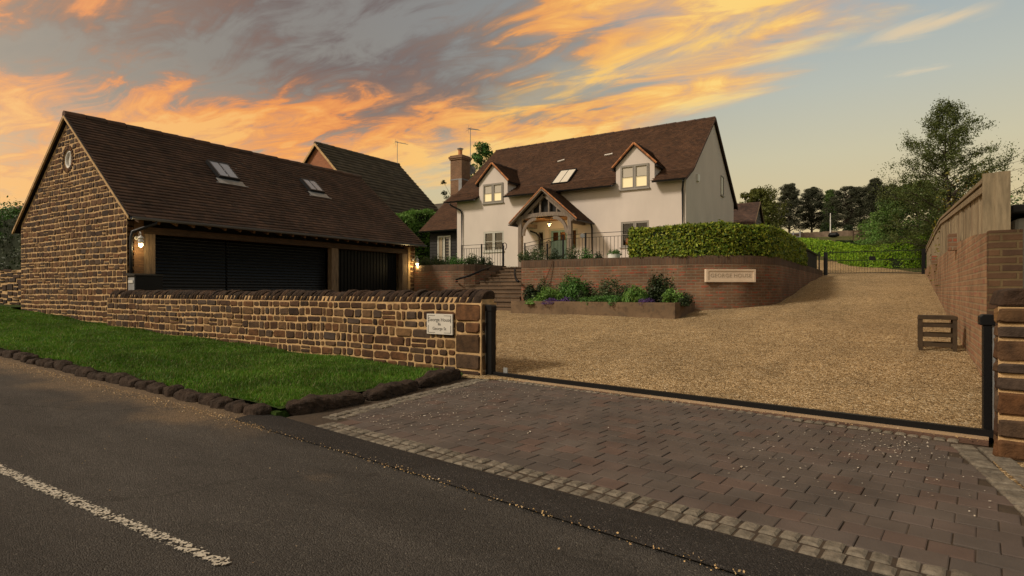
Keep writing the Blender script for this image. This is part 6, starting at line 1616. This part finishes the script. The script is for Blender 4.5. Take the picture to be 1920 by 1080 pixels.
mb = MB(); mb.box(((gx0+gx1)/2-.12, 30.27, gz+.6), ((gx0+gx1)/2+.12, 30.29, gz+.78)); mb.build('latch_box', M['black'], t)
t = thing('gate_side_post', (-2.3, 30.3, 1.84), 'slim black post on the wall end left of the field gate', 'post'); q = onY(1536, 510, 30.0)
mb = MB(); mb.box((q[0]-.03, 29.95, 1.8), (q[0]+.03, 30.01, 2.85)); mb.build('shaft', M['black'], t); mb = MB(); mb.box((q[0]-.04, 29.94, 2.85), (q[0]+.04, 30.02, 2.88)); mb.build('cap', M['black'], t)

# lime green hedges beyond the gate
def HP(l): return [(*(P(px, 545, d)[:2]), T(*(P(px, 545, d)[:2]))-.1, EYE+(545-yt)/1100*d) for px, d, yt in l]
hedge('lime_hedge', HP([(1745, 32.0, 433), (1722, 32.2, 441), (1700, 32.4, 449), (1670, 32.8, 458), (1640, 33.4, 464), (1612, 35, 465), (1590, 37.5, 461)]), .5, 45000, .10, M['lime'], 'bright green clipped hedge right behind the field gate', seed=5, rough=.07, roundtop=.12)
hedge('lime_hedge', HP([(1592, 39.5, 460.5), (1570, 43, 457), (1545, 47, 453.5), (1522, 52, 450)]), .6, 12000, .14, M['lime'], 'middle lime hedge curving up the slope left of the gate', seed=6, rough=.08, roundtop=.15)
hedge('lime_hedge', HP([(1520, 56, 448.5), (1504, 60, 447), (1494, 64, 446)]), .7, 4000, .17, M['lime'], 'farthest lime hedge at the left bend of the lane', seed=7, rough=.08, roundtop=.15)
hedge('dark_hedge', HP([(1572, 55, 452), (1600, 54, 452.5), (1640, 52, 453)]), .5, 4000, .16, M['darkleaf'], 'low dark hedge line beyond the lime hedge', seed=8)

# small black gabled outbuilding right of the house
t = thing('outbuilding', (-7.6, 36, 1.96), 'small black boarded outbuilding with brown roof behind the white house', 'outbuilding')
OX, OY, OR_, OE = -6.0, 36.0, 6.15, 4.75
mb = MB(); mb.prism([(34.3, 1.8), (37.7, 1.8), (37.7, OE), (OY, OR_-.1), (34.3, OE)], 'X', -9.5, OX); mb.build('wall', M['blackclad'], t)
mb = MB(); z = 2.0
while z < OR_-.25:
    hw_ = 1.7 if z < OE-.15 else 1.7*(OR_-.25-z)/(OR_-.1-OE); mb.prism([(OY-hw_, z), (OY+hw_, z), (OY+hw_-.12 if z > OE-.2 else OY+hw_, z+.15), (OY-hw_+.12 if z > OE-.2 else OY-hw_, z+.15)], 'X', OX+.001, OX+.03); z += .17
mb.build('weatherboarding', gmat('grey_boards', [(.13, .12, .11), (.09, .085, .08)], 'island', var=.3, rough=.8), t)
for sg in (-1, 1):
    mb = MB(); mb.prism([(OY+sg*1.95, OE-.28), (OY, OR_), (OY, OR_+.05), (OY+sg*1.95, OE-.23)], 'X', -9.6, OX+.12); mb.build('roof', M['deck'], t)
eo = np.array([0, 1.95, OR_-OE+.28]); lo = np.linalg.norm(eo); eo /= lo
roof_tiles('roof_tiles', (-9.6, OY-1.95, OE-.22), (1, 0, 0), eo, 3.72, lo, M['tile'], t, seed=21)
for sg in (-1, 1): mb = MB(); mb.prism([(OY+sg*1.95, OE-.30), (OY, OR_-.02), (OY, OR_+.08), (OY+sg*1.95, OE-.19)], 'X', OX+.12, OX+.15); mb.build('verge', M['oakwarm'], t)

# neighbour's brick house behind the garage
t = thing('neighbour_house', (-20.4, 19, .6), 'orange brick neighbour house with grey brown tiled roof behind the garage', 'house')
NX, NZ = -30.5, 10.46; nsl = .96; hwN = 5.6; NY0, NY1 = 24.9, 32.6
mb = MB(); mb.prism([(NX-5, 0.3), (NX+5, 0.3), (NX+5, NZ-5.05*nsl), (NX, NZ-.05), (NX-5, NZ-5.05*nsl)], 'Y', NY0+.2, NY1-.2); mb.build('wall', M['brickn'], t)
for sg in (-1, 1):
    mb = MB(); mb.prism([(NX+sg*hwN, NZ-hwN*nsl), (NX, NZ), (NX, NZ+.06), (NX+sg*hwN, NZ-hwN*nsl+.06)], 'Y', NY0, NY1); mb.build('roof', M['deck'], t)
    mb = MB(); mb.prism([(NX+sg*hwN, NZ-hwN*nsl-.1), (NX, NZ-.1), (NX, NZ+.08), (NX+sg*hwN, NZ-hwN*nsl+.08)], 'Y', NY0-.03, NY0+.01); mb.build('verge', M['mortar'], t)
eN = np.array([-hwN, 0, hwN*nsl]); lN = np.linalg.norm(eN); eN /= lN
roof_tiles('roof_tiles', (NX+hwN, NY0, NZ-hwN*nsl+.07), (0, 1, 0), eN, NY1-NY0, lN, M['tile_grey'], t, tw=.42, g=.34, seed=31, lift=.055)
ridge_row('ridge_tiles', (NX, NY0, NZ+.05), (NX, NY1, NZ+.05), .13, M['tile_grey'], t, .5)
t = thing('far_house', (-34, 44, 2), 'low brown roof just visible between the neighbour roof and the house wing', 'house')
c = P(812, 378, 50); mb = MB(); mb.box((c[0]-7, c[1], 1.5), (c[0]+2.2, c[1]+5, 6.0)); mb.build('wall', M['brickn'], t)
mb = MB(); mb.prism([(c[1]-.4, 5.8), (c[1]+5.4, 5.8), (c[1]+2.5, P(812, 379, 52)[2])], 'X', c[0]-7.3, c[0]+2.5); mb.build('roof', M['tile_grey'], t)
q = P(745, 318, 43.5); aerial((NX+.1, NY1-.3, NZ), 1.75, 'small tv aerial on the neighbour roof ridge', ang=R(15))
hedge('box_hedge', [(*P(740, 545, 34.5)[:2], 2.0, 5.5), (*P(764, 545, 35)[:2], 2.0, 5.85), (*P(790, 545, 35.5)[:2], 2.0, 5.95), (*P(815, 545, 36)[:2], 2.0, 5.8)], .7, 12000, .14, M['freshgreen'], 'bright green clipped hedge between the garage roof and the house wing', seed=91, rough=.12, roundtop=.15)

# left background
t = thing('neighbour_bungalow', (-34, 14, .9), 'distant low house with dark roof and pale gable at the far left', 'house')
c = P(20, 400, 34); bxx, byy = c[0], c[1]
mb = MB(); mb.box((bxx-6, byy-2, .5), (bxx+1.8, byy+4, 4.6)); mb.build('wall', M['lead'], t)
mb = MB(); mb.prism([(byy-2.6, 4.5), (byy+4.6, 4.5), (byy+1, 6.3)], 'X', bxx-6.5, bxx+2.2); mb.build('roof', M['tile'], t)
mb = MB(); mb.prism([(bxx-1.4, 4.4), (bxx+1.2, 4.4), (bxx-.1, 5.5)], 'Y', byy-3.0, byy-1.0); g_ = mb.build('gable', M['blackclad'], t)
mb = MB(); mb.bar((bxx-1.5, byy-3.02, 4.4), (bxx-.1, byy-3.02, 5.56), .04, .09, up=(0, 1, 0)); mb.bar((bxx+1.3, byy-3.02, 4.4), (bxx-.1, byy-3.02, 5.56), .04, .09, up=(0, 1, 0)); mb.build('bargeboard', M['lead'], t)
t = thing('rubble_wall', (-26, 8, .6), 'low rough stone wall left of the garage gable', 'stone wall')
mb = MB(); mb.box((-36, 8.0, 0), (BX-.3, 8.3, 1.84)); mb.build('mortar', M['mortar'], t)
mb = MB(); rubble(mb, (0, 8.0, 0), (1, 0, 0), (0, -1, 0), .5, 1.86, lambda v: (-32, BX-.3), (.16, .30), (.35, .7), gap=.05, depth=.03, seed=44, wob=.05); mb.build('stonework', M['stone_dark'], t)
hedge('conifer_hedge', [(-36, 9.6, .6, 3.9), (-28, 9.6, .6, 3.95), (-21.2, 9.6, .6, 3.9)], .8, 14000, .13, M['darkleaf'], 'tall dark hedge behind the rubble wall at the far left', seed=12, rough=.18)
shrub('bush', (*(P(12, 545, 24)[:2]), 3.2), (1.8, 1.2, 1.6), 2600, .12, M['bedgreen'], 'loose green bush top above the dark hedge at far left', seed=14, clumps=16)

# ------------------------------------------------------------------ trees
def TB(px, d, dz=0): q = P(px, 545, d); return (q[0], q[1], T(q[0], q[1])+dz)
def HT(px, ytop, d): q = P(px, ytop, d); return q[2]-T(q[0], q[1])
b = TB(905, 42); tree('broadleaf_tree', b, HT(905, 268, 42), lambda t: 1.3*math.sin(math.pi*min(1, max(0.02, (t-.3)/.72)))**.6, 30, 260, .16, .62, M['bedgreen'], 'dark green tree rising behind the house chimney', seed=3, z0=.35)
b = TB(846, 41); tree('broadleaf_tree', b, HT(846, 342, 41), lambda t: .75*t, 8, 60, .20, .30, M['darkleaf'], 'small leafy tree top just left of the chimney', seed=4, z0=.7, aspect=.3)
# birch above the fence
b = TB(1778, 30, 0)
def birch_env(t): return lerp_pts([(.12, 2.2), (.28, 3.1), (.42, 2.8), (.58, 2.3), (.75, 1.6), (.88, .95), (1.0, .2)], t)
spray_tree('birch_tree', b, HT(1772, 170, 30), birch_env, 170, 300, .095, M['birch'], 'tall loose birch tree rising behind the timber fence', seed=7, z0=.12, aspect=.45)
b = TB(1722, 36); tree('broadleaf_tree', b, HT(1722, 345, 36), lambda t: 2.2*math.sin(math.pi*min(1, max(.03, t-.02)))**.5, 80, 260, .13, .70, M['poplar'], 'dense green tree in front of the birch left side', seed=9, z0=.12)
b = TB(1664, 40); spray_tree('young_tree', b, HT(1664, 386, 40), lambda t: 1.7*(1.08-t)**.6, 90, 160, .12, M['freshgreen'], 'slender young pale green tree beside the lime hedge', seed=10, trunk_r=.06, z0=.12, jit=.15)
b = TB(1640, 44); spray_tree('young_tree', b, HT(1640, 394, 44), lambda t: .9*(1.1-t), 50, 100, .14, M['freshgreen'], 'thin young tree with upright tip left of the slender tree', seed=11, trunk_r=.05, z0=.12, up=1.3, jit=.12)
b = TB(1805, 24.0); shrub('gold_shrub', (2.0, 18.6, 1.2), (.85, 2.6, 3.0), 7000, .085, M['gold'], 'golden green shrub growing above the timber fence', seed=51, clumps=40)
b = TB(1775, 27.0); shrub('gold_shrub', (2.15, 23.6, 1.4), (.8, 2.6, 2.75), 5000, .085, M['gold'], 'second golden shrub farther along behind the fence', seed=52, clumps=30)
b = TB(1762, 29.0); shrub('rust_shrub', (2.5, 30.0, 1.8), (.85, 2.6, 2.1), 4500, .09, M['olive'], 'olive brown bush at the far end of the timber fence', seed=53, clumps=26)
b = TB(1905, 13); shrub('green_bush', (b[0]+.2, b[1]+.4, 1.6), (.85, .9, 2.1), 3600, .07, M['bedgreen'], 'green and yellow bush behind the fence end at the right edge', seed=54, clumps=24)
# pines and cedars on the far field
def pine(px, d, yt, hw, label, seed, z0=.16, n=90, spread=None, mat='pine', tiers=True, name='pine_tree'):
    b = TB(px, d); H = HT(px, yt, d); W = hw/1100*d
    env = spread or (lambda t: W*lerp_pts([(z0, .75), (.45, 1.0), (.7, .85), (.9, .55), (1, .2)], t))
    return tree(name, b, H, env, n, 330, .022*H, .12*H, M[mat], label, seed=seed, trunk_r=.02*H, z0=z0, flat=.75, aspect=.45, limbr=.012*H, cat='pine tree' if name == 'pine_tree' else 'tree', group='dark pines beyond the field')
pine(1480, 82, 347, 27, 'tall dark pine left of the paired pines beyond the field', 61)
pine(1522, 84, 352, 24, 'second dark pine right of the tallest left pine', 62)
pine(1588, 80, 352, 38, 'broad dark cedar in the middle of the far trees', 63, n=90, z0=.15)
pine(1612, 86, 351, 30, 'dark cedar close behind the broad middle cedar', 64, n=70, z0=.15)
pine(1640, 78, 337, 20, 'tallest far pine with an open crown left of the birch', 65, z0=.35)
pine(1672, 80, 347, 22, 'far pine partly hidden behind the birch branches', 66, z0=.35)
pine(1556, 90, 358, 14, 'green crown peeping between the pines and the cedar', 67, mat='poplar', name='broadleaf_tree')
b = TB(1420, 60); tree('broadleaf_tree', b, HT(1420, 356, 60), lambda t: 2.0*math.sin(math.pi*min(1, max(.03, t)))**.5, 60, 200, .22, .9, M['olive'], 'olive green tree right behind the black outbuilding', seed=71, z0=.2)
b = TB(1440, 70); tree('thin_tree', b, HT(1440, 352, 70), lambda t: 2.3*math.sin(math.pi*min(1, max(.03, t-.1)))**.6, 60, 60, .2, .8, M['olive'], 'sparse twiggy tree between outbuilding and pines', seed=72, z0=.25, trunk_r=.15)
for i, (px, d, yt, hw, lab, mt) in enumerate([(1625, 66, 411, 22, 'rounded dark shrub in front of the far cedars', 'poplar'), (1590, 72, 420, 12, 'low bush under the cedar', 'darkleaf'), (1452, 76, 415, 16, 'low green thicket below the left pine', 'poplar'), (1545, 78, 418, 9, 'small bush left of the white flagpole', 'darkleaf'), (1662, 60, 425, 16, 'bush at the foot of the young trees', 'poplar'), (1700, 46, 420, 18, 'broad bush under the dense green tree', 'poplar')]):
    b = TB(px, d); shrub('field_shrub', b, (hw/1100*d, 1.5, HT(px, yt, d)), 2500, .24, M[mt], lab, seed=90+i, clumps=26)
# fallback belt of distant woodland
r = np.random.default_rng(77); n = 30000; X = r.uniform(-190, 120, n); Y = r.uniform(150, 190, n)-.15*X; zz_ = np.array([T(0, y) for y in Y]); hT = 4.5+2.0*np.sin(X*.13)+1.4*np.sin(X*.41+2)
C = np.stack([X, Y, zz_+hT*r.uniform(0, 1, n)], 1); V, F = leafquads(C, np.tile([0, -1., .3], (n, 1)), 1.1, r, .8, .7)
tag(fast('distant_wood', V, F, M['darkleaf']), 'low dark belt of distant woodland on the skyline', 'woodland', kind='stuff')
# field walls, fence and pole
t = thing('field_wall', (-9, 76, 7), 'low stone field wall below the far pines', 'stone wall')
mb = MB(); pts = [(1448, 74), (1500, 73), (1560, 71), (1600, 70), (1640, 69)]
pw = [np.array(P(px, 545, d)[:2]) for px, d in pts]
vs = []; rr = random.Random(6); mbs = MB()
for a, b in zip(pw[:-1], pw[1:]):
    m_ = max(2, int(np.linalg.norm(b-a)/.5))
    for i in range(m_):
        p = a+(b-a)*i/m_; q = a+(b-a)*(i+1)/m_; z = T(*p); hh_ = .55+rr.uniform(-.05, .05)
        mbs.bar((p[0], p[1], z+hh_/2-.2), (q[0], q[1], z+hh_/2-.2), .5, hh_+.4)
mbs.build('stonework', gmat('field_stone', [(.13, .09, .06), (.18, .13, .09), (.10, .07, .05)], 'island', var=.4, vscale=2), t)
t = thing('rail_fence', (-9, 74, 7), 'pale post and rail fence along the far field edge', 'fence')
a = np.array(P(1450, 545, 66)[:2]); b = np.array(P(1500, 545, 65)[:2])
for i in range(5): p = a+(b-a)*i/4; mb = MB(); z = T(*p); mb.box((p[0]-.06, p[1]-.06, z-.1), (p[0]+.06, p[1]+.06, z+1.15)); mb.build('post', M['lead'], t)
for h in (.5, .95): mb = MB(); mb.bar((a[0], a[1], T(*a)+h), (b[0], b[1], T(*b)+h), .04, .10); mb.build('rail', M['lead'], t)
t = thing('rail_fence', (-3, 62, 5), 'short pale rail fence right of the lime hedge in the field', 'fence')
a = np.array(P(1600, 545, 62)[:2]); b = np.array(P(1632, 545, 61)[:2])
for i in range(4): p = a+(b-a)*i/3; mb = MB(); z = T(*p); mb.box((p[0]-.06, p[1]-.06, z-.1), (p[0]+.06, p[1]+.06, z+.95)); mb.build('post', M['stool'], t)
for h in (.5, .85): mb = MB(); mb.bar((a[0], a[1], T(*a)+h), (b[0], b[1], T(*b)+h), .04, .08); mb.build('rail', M['stool'], t)
b = TB(1557, 70); t = thing('flagpole', b, 'white flagpole standing in the field before the cedars', 'flagpole')
mb = MB(); zt__ = P(1557, 402, 70)[2]; mb.tube([(b[0], b[1], b[2]-.1), (b[0], b[1], zt__)], [.07, .04], 8); mb.build('pole', M['white'], t); mb = MB(); mb.lathe((b[0], b[1], zt__), [(.02, 0), (.06, .03), (.06, .08), (.02, .12)], 8); mb.build('finial', M['white'], t)
b = TB(1563, 68); t = thing('straw_bale', b, 'small dark rounded bale lying in the field', 'bale')
mb = MB(); mb.tube([(b[0]-.55, b[1], b[2]+.2), (b[0]-.3, b[1], b[2]+.3), (b[0]+.3, b[1]-.1, b[2]+.3), (b[0]+.55, b[1]-.2, b[2]+.2)], [.12, .3, .3, .12], 12); mb.build('bale', M['black'], t)

# grey vehicle-like box body with dark lid at the right edge behind the wall
q = P(1893, 545, 6.9); t = thing('metal_locker', (1.5, 8.6, .4), 'pale grey metal locker with a dark lid at the right edge behind the wall', 'locker')
x0 = wx(8.6)+.29
mb = MB(); mb.prism([(x0, .1), (x0+1.6, .1), (x0+1.6, 1.98), (x0+.35, 1.98), (x0+.02, 1.95)], 'Y', 8.7, 10.4); mb.build('body', M['greypanel'], t, bevel=.04)
mb = MB(); mb.prism([(x0-.02, 2.0), (x0+1.65, 2.0), (x0+1.65, 2.16), (x0+.3, 2.16), (x0+.2, 2.10), (x0-.02, 2.10)], 'Y', 8.6, 10.45); mb.build('lid', M['blackroofthing'], t, bevel=.02)
